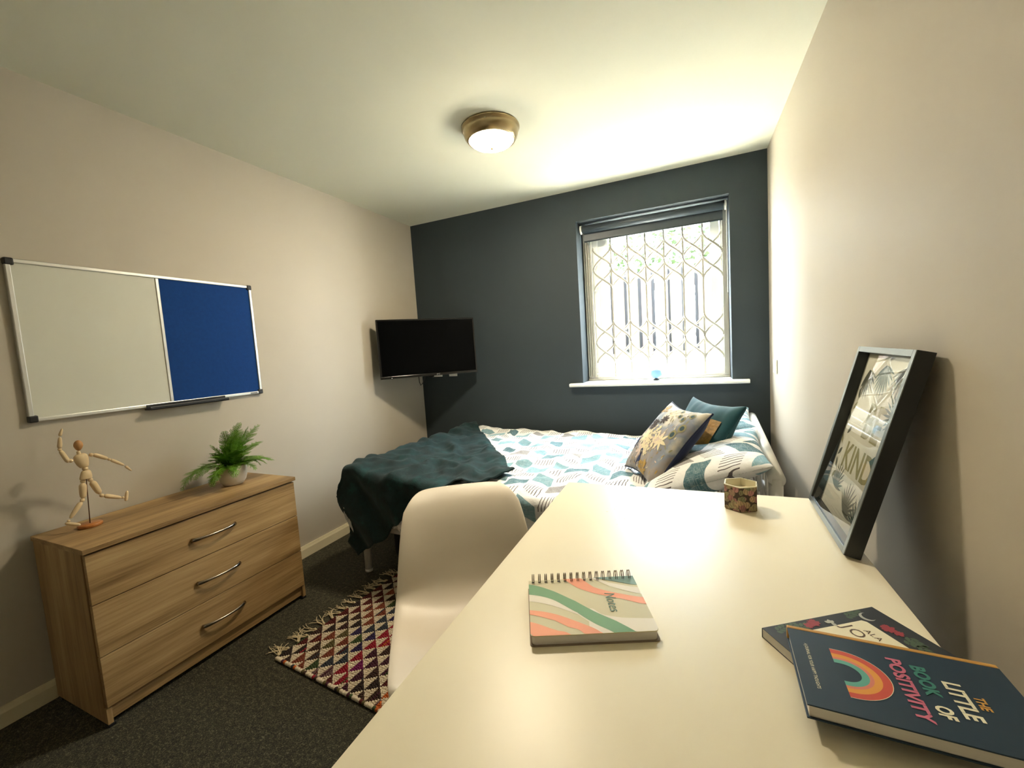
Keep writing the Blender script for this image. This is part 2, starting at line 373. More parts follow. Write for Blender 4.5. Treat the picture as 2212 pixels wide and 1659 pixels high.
for z in (.35, 1.25): box('rail', (-1.6, .08, z), (3.6, .12, z+.09), fm[1], fence)
kb = box('planter_kerb', (-1.6, -.5, 0), (3.6, -.2, .44), varied('grey_render', rgb(110, 108, 100), rgb(90, 88, 82), 4, .9)); kb.location = (1.5, 2.4, .7); kb['label'] = 'low pale rendered kerb running in front of the garden fence'; kb['category'] = 'kerb'
# ivy hedge above the fence: countless leaves
vs, fs = [], []
for i in range(7000):
    c = V((random.uniform(-.3, 5), random.uniform(2.62, 3.0), random.uniform(.70, 2.3) if i % 5 == 0 else random.uniform(2.1, 3.3)))
    a = V((random.uniform(-1, 1), random.uniform(-1, 1), random.uniform(-1, 1))).normalized()*random.uniform(.03, .06)
    b = a.cross(V((random.uniform(-1, 1), random.uniform(-1, 1), random.uniform(-1, 1)))).normalized()*random.uniform(.02, .04)
    o = len(vs); vs += [c-a, c+b, c+a, c-b]; fs.append((o, o+1, o+2, o+3))
hd = mesh('ivy_hedge', vs, fs, varied('ivy_leaf', rgb(62, 84, 34), rgb(34, 50, 22), 3, .6)); hd['kind'] = 'stuff'; hd['label'] = 'green ivy leaves growing above the garden fence'; hd['category'] = 'hedge'

# ------------------------------------------------------------------ ceiling lamp
lp = thing('ceiling_light', 'round flush ceiling light with antique metal rim, switched on', 'light', (1.43, -1.165, H))
lathe('rim', [(.150, 0), (.158, -.004), (.158, -.012), (.150, -.016), (.150, -.030), (.144, -.052), (.130, -.070), (.124, -.074), (.120, -.070), (.12, -.01), (0, -.006)], M['brass'], lp, 64)
em = bpy.data.materials.new('lit_opal_glass'); em.use_nodes = True; p = pb(em); p.inputs['Base Color'].default_value = (1, .95, .85, 1); p.inputs['Emission Color'].default_value = (1, .86, .64, 1); p.inputs['Emission Strength'].default_value = LAMP
lathe('diffuser', [(.1205, -.066)] + [(.1205*math.cos(t), -.066-.040*math.sin(t)) for t in [PI/2*i/9 for i in range(1, 10)]], em, lp, 48)
lathe('finial', [(.009, -.104), (.009, -.110), (.005, -.118), (0, -.119)], M['brass'], lp, 16)
lathe('screw', [(0, 0), (.003, 0), (.003, .004), (0, .005)], M['chrome'], lp, 10, (.04, -.15, -.03))

# ------------------------------------------------------------------ whiteboard
Y0, Y1, Z0, Z1, YM = -2.607, -1.639, 1.124, 1.763, -2.112
wb = thing('notice_board', 'wide wall board, white dry-wipe half and blue felt half', 'board', (0, Y0, Z0))
def Q(x, y, z): return (x, y-Y0, z-Z0)
box('dry_wipe_panel', Q(.004, Y0+.01, Z0+.01), Q(.014, YM, Z1-.01), M['wbd'], wb)
box('felt_panel', Q(.004, YM, Z0+.01), Q(.0145, Y1-.01, Z1-.01), M['felt'], wb)
F = .016
for a, b in (((Y0+.02, Z0), (Y1-.02, Z0+F)), ((Y0+.02, Z1-F), (Y1-.02, Z1)), ((Y0, Z0+.02), (Y0+F, Z1-.02)), ((Y1-F, Z0+.02), (Y1, Z1-.02))):
    box('frame_bar', Q(.001, a[0], a[1]), Q(.021, b[0], b[1]), M['alu'], wb, .003)
box('divider_bar', Q(.010, YM-.007, Z0+F), Q(.018, YM+.007, Z1-F), M['alu'], wb, .002)
for y in (Y0-.002, Y1-.026):
    for z in (Z0-.002, Z1-.026):
        box('corner_cap', Q(.0005, y, z), Q(.024, y+.028, z+.028), M['black'], wb, .005)
boxes('pen_tray', [(Q(.001, -2.225, Z0-.012), Q(.055, -1.86, Z0-.006)), (Q(.048, -2.225, Z0-.012), Q(.055, -1.86, Z0+.004)), (Q(.018, -2.225, Z0-.012), Q(.024, -1.86, Z0+.014))], M['black'], wb, .002)
box('small_label', Q(.0205, Y1-.075, Z0+.004), Q(.0215, Y1-.034, Z0+.012), mat('grey_label', rgb(120, 120, 120), .5), wb)

# ------------------------------------------------------------------ chest of drawers
DX, DY0, DY1, DZ = .42, -2.650, -1.800, .682
dr = thing('chest_of_drawers', 'pale oak three drawer chest against the left wall', 'dresser', (.018, DY0, 0))
def D(x, y, z): return (x-.018, y-DY0, z)
box('top_panel', D(.018, DY0-.004, DZ-.019), D(DX+.008, DY1+.004, DZ), M['oaky'], dr, .0015)
for y in (DY0, DY1-.016):
    bm = bmesh.new(); bx(bm, D(.022, y, .012), D(DX-.020, y+.016, DZ-.0195)); bx(bm, D(DX-.0201, y, .012), D(DX-.004, y+.016, .072))
    fromb('side_panel', bm, M['oakz'], dr)
box('back_panel', D(.02, DY0+.016, .03), D(.026, DY1-.016, DZ-.02), M['oaky'], dr)
box('plinth', D(DX-.030, DY0+.0165, .022), D(DX-.014, DY1-.0165, .095), M['oaky'], dr)
for y in (DY0-.001, DY1-.022):
    for x in (.03, DX-.03): box('foot_pad', D(x, y, 0), D(x+.028, y+.023, .012), M['black'], dr, .002)
edges = [(.655, .4705), (.467, .2725), (.269, .0765)]
for zt, zb in edges:
    o = box('drawer', D(DX-.0185, DY0+.003, zb), D(DX, DY1-.003, zt), M['oaky'], dr, .0012)
    zc = zb+(zt-zb)*.49; yc = -2.222
    pts, rr = [], []
    for k in range(17):
        t = k/16; a = (t-.5)*2
        pts.append(D(DX+.004+.022*(1-a*a)**.7 if abs(a) < 1 else DX+.004, yc+a*.093, zc))
        rr.append(.0032+.0030*abs(a)**2)
    hb = tube('handle', pts, rr, M['handle'], o, 10, flat=1.5)
box('carcass', D(.03, DY0+.0165, .10), D(DX-.02, DY1-.0165, DZ-.03), M['oaky'], dr)

# ------------------------------------------------------------------ wooden mannequin
mn = thing('artist_mannequin', 'jointed wooden artist figure running on the chest of drawers', 'figurine', (.14, -2.521, DZ))
def J(y, z, x=.14): return V((x-.14, y+2.521, z-DZ))
lathe('base', [(0, 0), (.036, 0), (.038, .003), (.038, .010), (.036, .013), (0, .013)], M['basewood'], mn, 40)
tube('rod', [J(-2.521, DZ+.01), J(-2.512, .885)], .0018, mat('dark_steel', rgb(90, 60, 40), .4, .6), mn, 8)
def limb(name, a, b, ra, rb, mid=1.12):
    a, b = V(a), V(b); n = 8; pts = []; rr = []
    for k in range(n+1):
        t = k/n; pts.append(a+(b-a)*t)
        e = math.sqrt(max(0, 1-(2*t-1)**6)); rr.append((ra+(rb-ra)*t)*(.55+.45*e)*(1+(mid-1)*math.sin(PI*t)))
    return tube(name, pts, rr, M['pine'], mn, 14)
def ball(name, c, r, sc=(1, 1, 1), rot=0):
    bm = bmesh.new(); bmesh.ops.create_uvsphere(bm, u_segments=16, v_segments=12, radius=r)
    bmesh.ops.scale(bm, vec=sc, verts=bm.verts); bmesh.ops.rotate(bm, cent=(0, 0, 0), matrix=Matrix.Rotation(rot, 3, 'X'), verts=bm.verts)
    bmesh.ops.translate(bm, vec=c, verts=bm.verts); return fromb(name, bm, M['pine'], mn, True)
hd_ = ball('head', J(-2.521, 1.017), .0160, (.95, .88, 1.35), -.05)
for v_ in hd_.data.vertices:
    z = v_.co.z-J(0, 1.017).z
    if z < 0: v_.co.x = v_.co.x*(1+z*8); v_.co.y = (v_.co.y-J(-2.521, 0).y)*(1+z*10)+J(-2.521, 0).y
hd_.data.materials[0] = varied('tinted_beech', rgb(196, 148, 92), rgb(176, 126, 74), 30, .45)
limb('neck', J(-2.524, .995), J(-2.522, .978), .0055, .006)
tube('chest', [J(-2.521, .982), J(-2.520, .974), J(-2.518, .958), J(-2.515, .940), J(-2.512, .928), J(-2.512, .925)], [.013, .021, .022, .0185, .014, .010], M['pine'], mn, 20, flat=.72, upv=V((1, 0, 0)))
ball('waist', J(-2.511, .919), .0095)
tube('pelvis', [J(-2.510, .912), J(-2.510, .907), J(-2.511, .893), J(-2.513, .880), J(-2.513, .877)], [.010, .0145, .018, .0195, .0185], M['pine'], mn, 20, flat=.75, upv=V((1, 0, 0)))
ball('shoulder', J(-2.549, .962), .0075); limb('upper_arm', J(-2.556, .958), J(-2.574, 1.010), .0078, .0068)
ball('elbow', J(-2.575, 1.014), .006); limb('forearm', J(-2.575, 1.018), J(-2.570, 1.062, .143), .0072, .005)
limb('hand', J(-2.569, 1.066), J(-2.561, 1.094, .145), .0058, .0028)
ball('shoulder', J(-2.487, .970), .0075); limb('upper_arm', J(-2.481, .970), J(-2.437, .940), .0078, .0066)
ball('elbow', J(-2.433, .936), .0058); limb('forearm', J(-2.429, .934), J(-2.387, .898), .0068, .0044)
limb('hand', J(-2.383, .893), J(-2.364, .866), .0055, .0025)
ball('hip', J(-2.523, .871), .0085); limb('thigh', J(-2.525, .862), J(-2.530, .802), .0115, .0092)
ball('knee', J(-2.533, .795), .0078); limb('shin', J(-2.537, .789), J(-2.576, .736), .0092, .006)
ball('ankle', J(-2.581, .728), .005); limb('foot', J(-2.590, .721, .135), J(-2.556, .704, .160), .0062, .0056)
ball('hip', J(-2.501, .869), .0085); limb('thigh', J(-2.497, .861), J(-2.478, .803), .0115, .0092)
ball('knee', J(-2.473, .793), .0078); limb('shin', J(-2.466, .790), J(-2.412, .762), .0092, .006)
ball('ankle', J(-2.406, .760), .005); limb('foot', J(-2.398, .742), J(-2.389, .784), .0062, .005)

# ------------------------------------------------------------------ fern
pt = thing('potted_fern', 'small green fern in a round pale stone pot', 'plant', (.19, -1.972, DZ))
lathe('pot', [(0, 0), (.034, 0), (.046, .004), (.058, .022), (.066, .052), (.069, .098), (.066, .101), (.062, .098), (.060, .060), (0, .055)], M['pot'], pt, 44)
lathe('moss', [(0, .092), (.05, .090), (.0615, .084), (.0615, .075)], M['soil'], pt, 30)
def frond(az, lean, length, droop, seed):
    rnd = random.Random(seed); n = 26; p = V((rnd.uniform(-.02, .02), rnd.uniform(-.02, .02), .09)); pts = []
    th = lean; seg = length/n; side = V((-math.sin(az), math.cos(az), 0)); vs, fs = [], []
    for k in range(n+1):
        pts.append(p.copy()); th += droop/n*(1+k/n)
        az2 = az+rnd.uniform(-.02, .02)
        p = p+V((math.cos(az2)*math.sin(th), math.sin(az2)*math.sin(th), math.cos(th)))*seg
    tv, tf = tubedata(pts, [.0012*(1-.8*k/n) for k in range(n+1)], 4); vs += tv; fs += tf
    for k in range(3, n+1):
        t = k/n; ll = length*.20*math.sin(PI*min(1, t*.86+.10))**.8+.003
        d = (pts[k]-pts[k-1]).normalized(); nrm = d.cross(side).normalized()
        for s in (-1, 1):
            q0 = pts[k]; dr_ = (side*s*.9+d*.55+nrm*rnd.uniform(-.35, .15)).normalized()
            # leaflet cut in 4 teeth
            m_ = max(2, int(ll/.006))
            for j in range(m_):
                a0 = q0+dr_*ll*j/m_; wv = ll*.42*(1-j/m_)+.002
                tip1 = a0+dr_*ll/m_*1.25+d*wv; tip2 = a0+dr_*ll/m_*1.25-d*wv*.7
                o = len(vs); vs += [a0, tip1, a0+dr_*ll/m_*.8, tip2]; fs.append((o, o+1, o+2, o+3))
    return mesh('frond', vs, fs, M['fern'], pt)
for i in range(36):
    az = i*2.399; r = random.Random(i)
    ring_ = i % 3
    lean = (.10, .45, .85)[ring_]+r.uniform(-.1, .15); ln = (.21, .20, .17)[ring_]*r.uniform(.75, 1.05)
    dp = (.35, .8, 1.1)[ring_]*r.uniform(.6, 1.2)
    if math.cos(az) < -.2: ln *= .62; 
    frond(az, lean, ln, dp, i)
frond(-PI/2-.1, .95, .245, 1.25, 91); frond(-PI/2+.2, .75, .23, 1.2, 92); frond(-PI/2+.45, 1.0, .20, 1.2, 95); frond(-PI/2-.25, .85, .20, 1.0, 96)
frond(PI/2+.05, 1.15, .23, .75, 93); frond(PI/2-.3, 1.2, .22, .6, 94); frond(PI/2-.5, 1.0, .17, 1.0, 97); frond(PI/2, .35, .25, .5, 98); frond(1.9, .2, .24, .35, 99)

# ------------------------------------------------------------------ television on its arm
TVm = [V((.1058, -.7015, 1.5917)), V((.6404, -.0738, 1.5917)), V((.6524, -.0844, 1.1143)), V((.1177, -.7122, 1.1143))]
ax = (TVm[1]-TVm[0]).normalized(); uz = (TVm[0]-TVm[3]).normalized(); nz = ax.cross(uz).normalized()  # nz faces the room
cen = sum(TVm, V())/4
tvw, tvh = .8245, .478
tv = thing('television', 'black flat television on a wall arm in the corner', 'television', cen)
tv.matrix_world = Matrix.Translation(cen) @ Matrix((ax, uz, nz)).transposed().to_4x4()
box('cabinet', (-tvw/2, -tvh/2, -.03), (tvw/2, tvh/2, -.003), M['black'], tv, .003)
box('rear_housing', (-tvw*.3, -tvh*.4, -.06), (tvw*.3, tvh*.25, -.030), M['black'], tv, .01)
boxes('bezel', [((-tvw/2, -tvh/2, -.003), (tvw/2, -tvh/2+.020, .002)), ((-tvw/2, tvh/2-.011, -.003), (tvw/2, tvh/2, .002)), ((-tvw/2, -tvh/2+.02, -.003), (-tvw/2+.012, tvh/2-.011, .002)), ((tvw/2-.012, -tvh/2+.02, -.003), (tvw/2, tvh/2-.011, .002))], mat('gloss_black', rgb(14, 14, 15), .15), tv, .001)
box('screen', (-tvw/2+.011, -tvh/2+.019, -.003), (tvw/2-.011, tvh/2-.010, 0), M['gloss'], tv)
lettering('JVC', .016, mat('silver_print', rgb(170, 170, 172), .3, .5), tv, lambda x, y: (x+.06, y-tvh/2+.010, .0025), sx=1.2)
box('indicator_light', (-tvw/2+.083, -tvh/2+.004, .002), (-tvw/2+.089, -tvh/2+.008, .0028), M['white'], tv)
inv = tv.matrix_world.inverted()
def TL(p): return inv @ V(p)
tube('wall_arm', [TL((.36, -.02, 1.36)), TL((.30, -.16, 1.36)), TL(cen-nz*.055)], .016, M['black'], tv, 10)
o = box('wall_plate', (-.05, -.012, -.10), (.05, .0, .10), M['black'], tv, .003); o.matrix_parent_inverse = inv; o.location = (.38, -.001, 1.36)
cb = [V((.200, -.33, 1.16)), V((.203, -.33, 1.10)), V((.206, -.33, 1.055)), V((.216, -.33, 1.030)), V((.230, -.32, 1.045)), V((.243, -.30, 1.09)), V((.247, -.28, 1.14))]
o = tube('power_cable', [TL(p) for p in cb], .0035, M['black'], tv, 8)
for xa in (.165, .352):
    sk = thing('socket', ('white double wall socket under the television, nearer the corner' if xa < .3 else 'white wall socket under the television, nearer the window'), 'socket', (xa, 0, 1.12))
    hw = .066 if xa < .3 else .042
    box('face_plate', (-hw, -.012, -.042), (hw, 0, .042), M['white'], sk, .003)
    for sxx in ((-.03, .03) if xa < .3 else (0,)):
        box('rocker', (sxx-.006, -.0145, .012), (sxx+.006, -.012, .026), M['white'], sk, .001)
        boxes('pin_slots', [((sxx-.011, -.0126, -.014), (sxx-.006, -.0118, -.010)), ((sxx+.006, -.0126, -.014), (sxx+.011, -.0118, -.010)), ((sxx-.002, -.0126, -.004), (sxx+.002, -.0118, .003))], M['black'], sk)
    if xa < .3: box('plug', (-.060, -.045, -.040), (-.018, -.0125, -.004), M['black'], sk, .004)
sw = thing('light_switch', 'white light switch plate on the right wall by the bed', 'switch', (W+.0029, -.235, 1.078), )
box('face_plate', (-.011, -.043, -.043), (0, .043, .043), M['white'], sw, .003)
box('rocker', (-.015, -.010, -.014), (-.011, .010, .014), M['white'], sw, .002)

# ------------------------------------------------------------------ bed
TH_B = math.radians(-2.6)
BL, BW = 2.13, 1.44
bed = thing('bed', 'white metal double bed standing below the window', 'bed', (.56, -1.465, 0), TH_B)
# local: x = s towards the headboard, y = t away from camera
R_ = .022
for (s, t) in ((0, 0), (0, BW)):
    tube('leg', [(s, t, .002), (s, t, .62)], R_, M['whitem'], bed, 18)
    lathe('leg_cap', [(0, .0), (R_+.002, .0), (R_+.002, .012), (R_, .016)], M['whitem'], bed, 18, (s, t, 0))
for (s, t) in ((BL, .06), (BL, BW-.02)):
    tube('leg', [(s, t, .002), (s, t, .735)], R_, M['whitem'], bed, 18)
tube('footboard_rail', [(0, -.0, .60), (0, BW, .60)], .024, M['whitem'], bed, 18)
tube('headboard_rail', [(BL, .045, .735), (BL, BW+.0, .735)], .029, M['whitem'], bed, 28)
for z in (.40, .56): tube('headboard_crossbar', [(BL, 0, z), (BL, BW, z)], .012, M['whitem'], bed, 12)
for i in range(9): tube('spindle', [(BL, .14+i*.145, .30), (BL, .14+i*.145, .71)], .008, M['whitem'], bed, 10)
for t in (0, BW): box('side_rail', (0, t-.012, .27), (BL, t+.012, .33), M['whitem'], bed, .004)
for s in (0, BL): box('end_rail', (s-.012, 0, .27), (s+.012, BW, .33), M['whitem'], bed, .004)
for i in range(14): box('slat', (.06+i*.15, .01, .325), (.12+i*.15, BW-.01, .335), M['pine'], bed)
box('mattress', (.03, .01, .335), (BL-.035, BW-.01, .545), mat('mattress_ticking', rgb(225, 222, 214), .9), bed, .04, 4)
bm_ = bed.matrix_basis.copy()
def mound(s, t, amp=1):
    """height of the bedding top in bed coordinates"""
    z = .600
    z += .038*math.exp(-(s/.16)**2)
    p = V((s*2.1, t*3.6, 0)); q = V((s*5.5+3, t*8.5, 1.7))
    z += amp*(.022*noise.noise(p)+.013*noise.noise(q)+.009*noise.noise(V((s*12, t*14, 3.3))))
    rg = noise.noise(V((s*4+t*3, t*5-s*2, 5.0))); z += amp*.016*(1-abs(rg)*3.2)*(1 if abs(rg) < .31 else 0)
    return z
def pillow_h(s, t):
    z = 0
    for tc, zz in ((.36, .115), (1.08, .11)):
        a = (s-1.80)/.30; b = (t-tc)/.36
        r = abs(a)**3+abs(b)**3
        if r < 1: z = max(z, zz*(1-r)**.55)
    return z
def drape(s, t, off=0.0, s0=-.02, s1=BL-.02, t0=-.03, t1=BW+.0, rnd=.05, flare=.12, far=True):
    ds = max(0, s0-s, s-s1) ; dt = max(0, t0-t, (t-t1) if far else 0)
    cs = min(max(s, s0), s1); ct = min(max(t, t0), t1)
    z = mound(cs, ct)
    def arc(d):
        if d < rnd*PI/2: return rnd*math.sin(d/rnd), rnd*(1-math.cos(d/rnd))
        return rnd, rnd+(d-rnd*PI/2)
    hs, zs = arc(ds); ht, zt = arc(dt)
    sg = -1 if s < s0 else 1; tg = -1 if t < t0 else 1
    fold = .018*math.sin((s+t)*17)*min(1, (ds+dt)/.15)
    x = cs+sg*(hs+flare*min(ds, dt)+(fold if ds else 0)); y = ct+tg*(ht+flare*min(ds, dt)+(fold if dt else 0))
    return V((x, y, z-zs-zt+off))
def cloth(name, S_, T_, fn, m, parent, thick=.006):
    ns, nt_ = len(S_), len(T_); vs = []; uvs = []
    for s in S_:
        for t in T_: vs.append(fn(s, t)); uvs.append((s, t))
    fs = [(i*nt_+j, (i+1)*nt_+j, (i+1)*nt_+j+1, i*nt_+j+1) for i in range(ns-1) for j in range(nt_-1)]
    o = mesh(name, vs, fs, m, parent, True)
    ul = o.data.uv_layers.new(name='UVMap')
    for lp_ in o.data.loops: ul.data[lp_.index].uv = uvs[lp_.vertex_index]
    return o
def lsp(a, b, n): return [a+(b-a)*i/(n-1) for i in range(n)]
dv = thing('duvet', 'white duvet with teal blocks and dark stripes over the bed', 'duvet', (.56, -1.465, 0), TH_B)
def dfn(s, t):
    p = drape(s, t, .0, s0=.05, t1=BW-.075)
    fr = 1.0
    return p
cl = cloth('duvet_cover', lsp(-.10, 2.02, 180), lsp(-.34, BW+.03, 150), dfn, M['duvet'], dv); solid(cl, .012, -1)
# pillows
def pillow(name, hx, hy, th, m, parent, n=36, pinch=.10, uvo=None, side=None, seed=0):
    """puffy cushion: local x,y in plane, z thickness; side = 0 both, 1 front, -1 back"""
    out_ = []
    for sg in ((1, -1) if side is None else (side,)):
        vs, uvs = [], []
        for i in range(n+1):
            for j in range(n+1):
                u = -1+2*i/n; v = -1+2*j/n
                u = math.sin(u*PI/2*.97)/math.sin(PI/2*.97); v = math.sin(v*PI/2*.97)/math.sin(PI/2*.97)
                x = hx*u*(1-pinch*(1-abs(v)**2)*abs(u)**2); y = hy*v*(1-pinch*(1-abs(u)**2)*abs(v)**2)
                e = max(0, (1-u*u))*max(0, (1-v*v)); z = th*e**.42
                z *= 1+.10*noise.noise(V((x*9+seed, y*9, sg)))
                wr_ = .006*noise.noise(V((x*26+seed, y*7, sg)))*(1-e)**.5
                vs.append((x, y, sg*(z+wr_*(e > 0.001)+.0004))); uvs.append((x+(uvo or (0, 0))[0], y+(uvo or (0, 0))[1]))
        fs = [((i*(n+1)+j), ((i+1)*(n+1)+j), ((i+1)*(n+1)+j+1), (i*(n+1)+j+1)) for i in range(n) for j in range(n)]
        if sg < 0: fs = [f[::-1] for f in fs]
        out_.append((vs, fs, uvs))
    vs, fs = merge([(a, b) for a, b, c in out_]); uvs = sum([c for a, b, c in out_], [])
    o = mesh(name, vs, fs, m, parent, True)
    ul = o.data.uv_layers.new(name='UVMap')
    for l_ in o.data.loops: ul.data[l_.index].uv = uvs[l_.vertex_index]
    return o
def place(o, cen, right, up):
    r = V(right).normalized(); n_ = r.cross(V(up)).normalized(); u_ = n_.cross(r)
    o.matrix_world = Matrix.Translation(cen) @ Matrix((r, u_, n_)).transposed().to_4x4(); return o
pat = lambda T: (T*1.0, T*.7)
for i, (tc, lab) in enumerate(((.37, 'patterned pillow at the head of the bed, nearer the desk'), (1.09, 'patterned pillow at the head of the bed, nearer the window wall'))):
    p_ = thing('pillow', lab, 'pillow', (0, 0, 0), 0, 'pillows on the bed')
    r = bm_.to_3x3() @ V((0, 1, 0)); up_ = bm_.to_3x3() @ V((math.cos(.38), 0, math.sin(.38)))
    place(p_, bm_ @ V((1.865, tc, .694)), -r, up_)
    pillow('pillowcase', .352, .27, .088, M['duvet'], p_, 40, .07, uvo=(3.43+i*1.3, 2.05), seed=i*3)
# peacock cushion
cu = thing('cushion', 'floral peacock print cushion with navy velvet back, leaning on the bed', 'cushion')
c0 = [V((2.296, -.94, .932)), V((2.466, -1.302, .936)), V((2.235, -1.414, .629)), V((2.065, -1.052, .625))]
place(cu, sum(c0, V())/4+V((.0, 0, .005)), c0[1]-c0[0], c0[0]-c0[3])
HX = .215; TC = .070; PN = .13
pillow('printed_front', HX, HX, TC, M['peacock'], cu, 40, PN, side=1)
pillow('velvet_back', HX, HX, TC+.012, M['navyvel'], cu, 40, PN, side=-1, seed=2)
def cpt(u, v, off=.0015):
    x = HX*u*(1-PN*(1-v*v)*u*u); y = HX*v*(1-PN*(1-u*u)*v*v)
    e = max(0, 1-u*u)*max(0, 1-v*v); z = TC*e**.42
    z *= 1+.10*noise.noise(V((x*9, y*9, 1)))
    wr_ = .006*noise.noise(V((x*26, y*7, 1)))*(1-e)**.5
    return V((x, y, z+wr_+off))
pp = [cpt(math.copysign(1, 0)*a, b, 0) for a, b in [(-1+2*i/30, 1) for i in range(31)]+[(1, 1-2*i/30) for i in range(31)]+[(1-2*i/30, -1) for i in range(31)]+[(-1, -1+2*i/30) for i in range(31)]]
tube('piping', pp, .0045, M['navyvel'], cu, 8)
rnd = random.Random(11); PL = {}
def leafpoly(u, v, a, ln, wd, off):
    """a leaf/petal strip on the cushion front"""
    vs = []; n = 5
    for k in range(n+1):
        t = k/n; w_ = wd*math.sin(PI*min(1, t*.9+.08))**.8
        for s in (-1, 1): vs.append(cpt(u+math.cos(a)*ln*t-math.sin(a)*w_*s, v+math.sin(a)*ln*t+math.cos(a)*w_*s, off))
    fs = [(2*k, 2*k+1, 2*k+3, 2*k+2) for k in range(n)]
    return vs, fs
def bloom(name, u, v, r, n, m, layers=2, off=.0018):
    L_ = []
    for l in range(layers):
        for k in range(n): L_.append(leafpoly(u, v, 2*PI*k/n+l*.3+rnd.uniform(-.1, .1), r*(1-.35*l), r*.16, off+.0004*l))
    return mesh(name, *merge(L_), m, cu, True)
pm = {k: mat('cushion_'+k, rgb(*c), .8) for k, c in dict(cream=(226, 214, 178), gold=(182, 148, 78), navy=(44, 56, 92), blush=(206, 184, 172), ink=(64, 54, 50), teal=(60, 84, 92), sage=(150, 146, 110)).items()}
def cluster(name, u, v, r, n, m):
    L_ = []
    for k in range(n):
        a = rnd.uniform(0, 2*PI); q = r*math.sqrt(rnd.random())
        for j in range(4): L_.append(leafpoly(u+q*math.cos(a), v+q*math.sin(a), j*PI/2+a, .045, .013, .002+.0006*rnd.random()))
    return mesh(name, *merge(L_), m, cu, True)
cluster('printed_flower', .02, .02, .24, 55, pm['cream']); cluster('printed_flower', .05, -.32, .24, 55, pm['cream'])
bloom('printed_leaf', .45, -.05, .26, 7, pm['cream'], 1); bloom('printed_leaf', .30, -.05, .26, 6, pm['blush'], 1); bloom('printed_leaf', -.10, -.45, .30, 7, pm['blush'], 1); bloom('printed_leaf', -.3, -.1, .28, 8, pm['cream'], 1)
cluster('printed_gold_flower', .30, -.80, .20, 60, pm['gold'])
cluster('printed_seed_head', -.35, .25, .17, 40, pm['ink']); bloom('printed_petals', -.05, .45, .17, 9, pm['ink'], 1)
cluster('printed_sprig', -.55, .75, .2, 20, pm['gold']); cluster('printed_sprig', .1, .82, .2, 18, pm['cream']); cluster('printed_sprig', -.72, -.35, .16, 22, pm['navy']); cluster('printed_sprig', -.75, .25, .14, 18, pm['navy'])
for (u, v, r) in ((.60, .62, .045), (.80, .42, .055), (.40, .68, .035), (.68, .20, .06), (.76, .78, .04), (.3, .84, .03)):
    vs = [cpt(u, v, .003)]+[cpt(min(.97, u+r*math.cos(a)), min(.97, v+r*1.1*math.sin(a)), .003) for a in [2*PI*k/14 for k in range(14)]]
    vs2 = [cpt(u, v, .0022)]+[cpt(min(.98, u+r*1.7*math.cos(a)), min(.98, v+r*2*math.sin(a)), .0022) for a in [2*PI*k/14 for k in range(14)]]
    f_ = [(0, 1+k, 1+(k+1) % 14) for k in range(14)]
    mesh('printed_feather_eye', vs2, f_, pm['sage'], cu, True); mesh('printed_feather_eye', vs, f_, pm['teal'], cu, True)
for q in range(150):
    u = rnd.uniform(-.93, .93); v = rnd.uniform(-.93, .93)
    if (u+.05)**2+(v+.1)**2 < .12: continue
    key = ('navy' if u < -.4 else 'gold' if v < -.5 else 'sage') if rnd.random() < .5 else rnd.choice(['cream', 'blush', 'ink', 'gold', 'cream'])
    a = rnd.uniform(1, 2.2) if v > .1 else rnd.uniform(0, 6.3)
    if abs(u+.12*math.cos(a)) > .96 or abs(v+.12*math.sin(a)) > .96: continue
    PL.setdefault(key, []).append(leafpoly(u, v, a, rnd.uniform(.06, .12), rnd.uniform(.008, .018), .0012+.0004*rnd.random()))
for key, L_ in PL.items(): mesh('printed_foliage', *merge(L_), pm[key], cu, True)
bird = [(-.02, -.38), (.04, -.42), (.05, -.55), (.10, -.70), (.08, -.88), (.0, -.96), (-.10, -.96), (-.12, -.84), (-.06, -.70), (-.01, -.58), (-.02, -.46), (-.08, -.44)]
mesh('printed_bird', [cpt(.03, -.68, .004)]+[cpt(u, v, .003) for u, v in bird], [(0, 1+k, 1+(k+1) % len(bird)) for k in range(len(bird))], pm['navy'], cu, True)
# teal cushion behind
ct = thing('cushion', 'teal velvet cushion with a gold patch, tucked behind the peacock cushion', 'cushion')
place(ct, V((2.42, -1.05, .780)), V((.20, -.33, -.0)), V((.17, .10, .33)))
pillow('velvet_cover', .215, .215, .062, M['tealvel'], ct, 40, .12, seed=6)
def tpt(u, v, off=.003):
    x = .215*u*(1-.12*(1-v*v)*u*u); y = .215*v*(1-.12*(1-u*u)*v*v); e = (1-u*u)*(1-v*v)
    return V((x, y, .062*max(0, e)**.42*(1+.10*noise.noise(V((x*9+6, y*9, 1))))+off+.002))
g_ = 10; gp = [tpt(-.05+.85*i/g_, -.45+.95*j/g_) for i in range(g_+1) for j in range(g_+1)]
mesh('gold_patch', gp, [(i*(g_+1)+j, (i+1)*(g_+1)+j, (i+1)*(g_+1)+j+1, i*(g_+1)+j+1) for i in range(g_) for j in range(g_)], varied('gold_embroidery', rgb(196, 146, 60), rgb(70, 66, 40), 45, .5, .5, 80), ct, True)

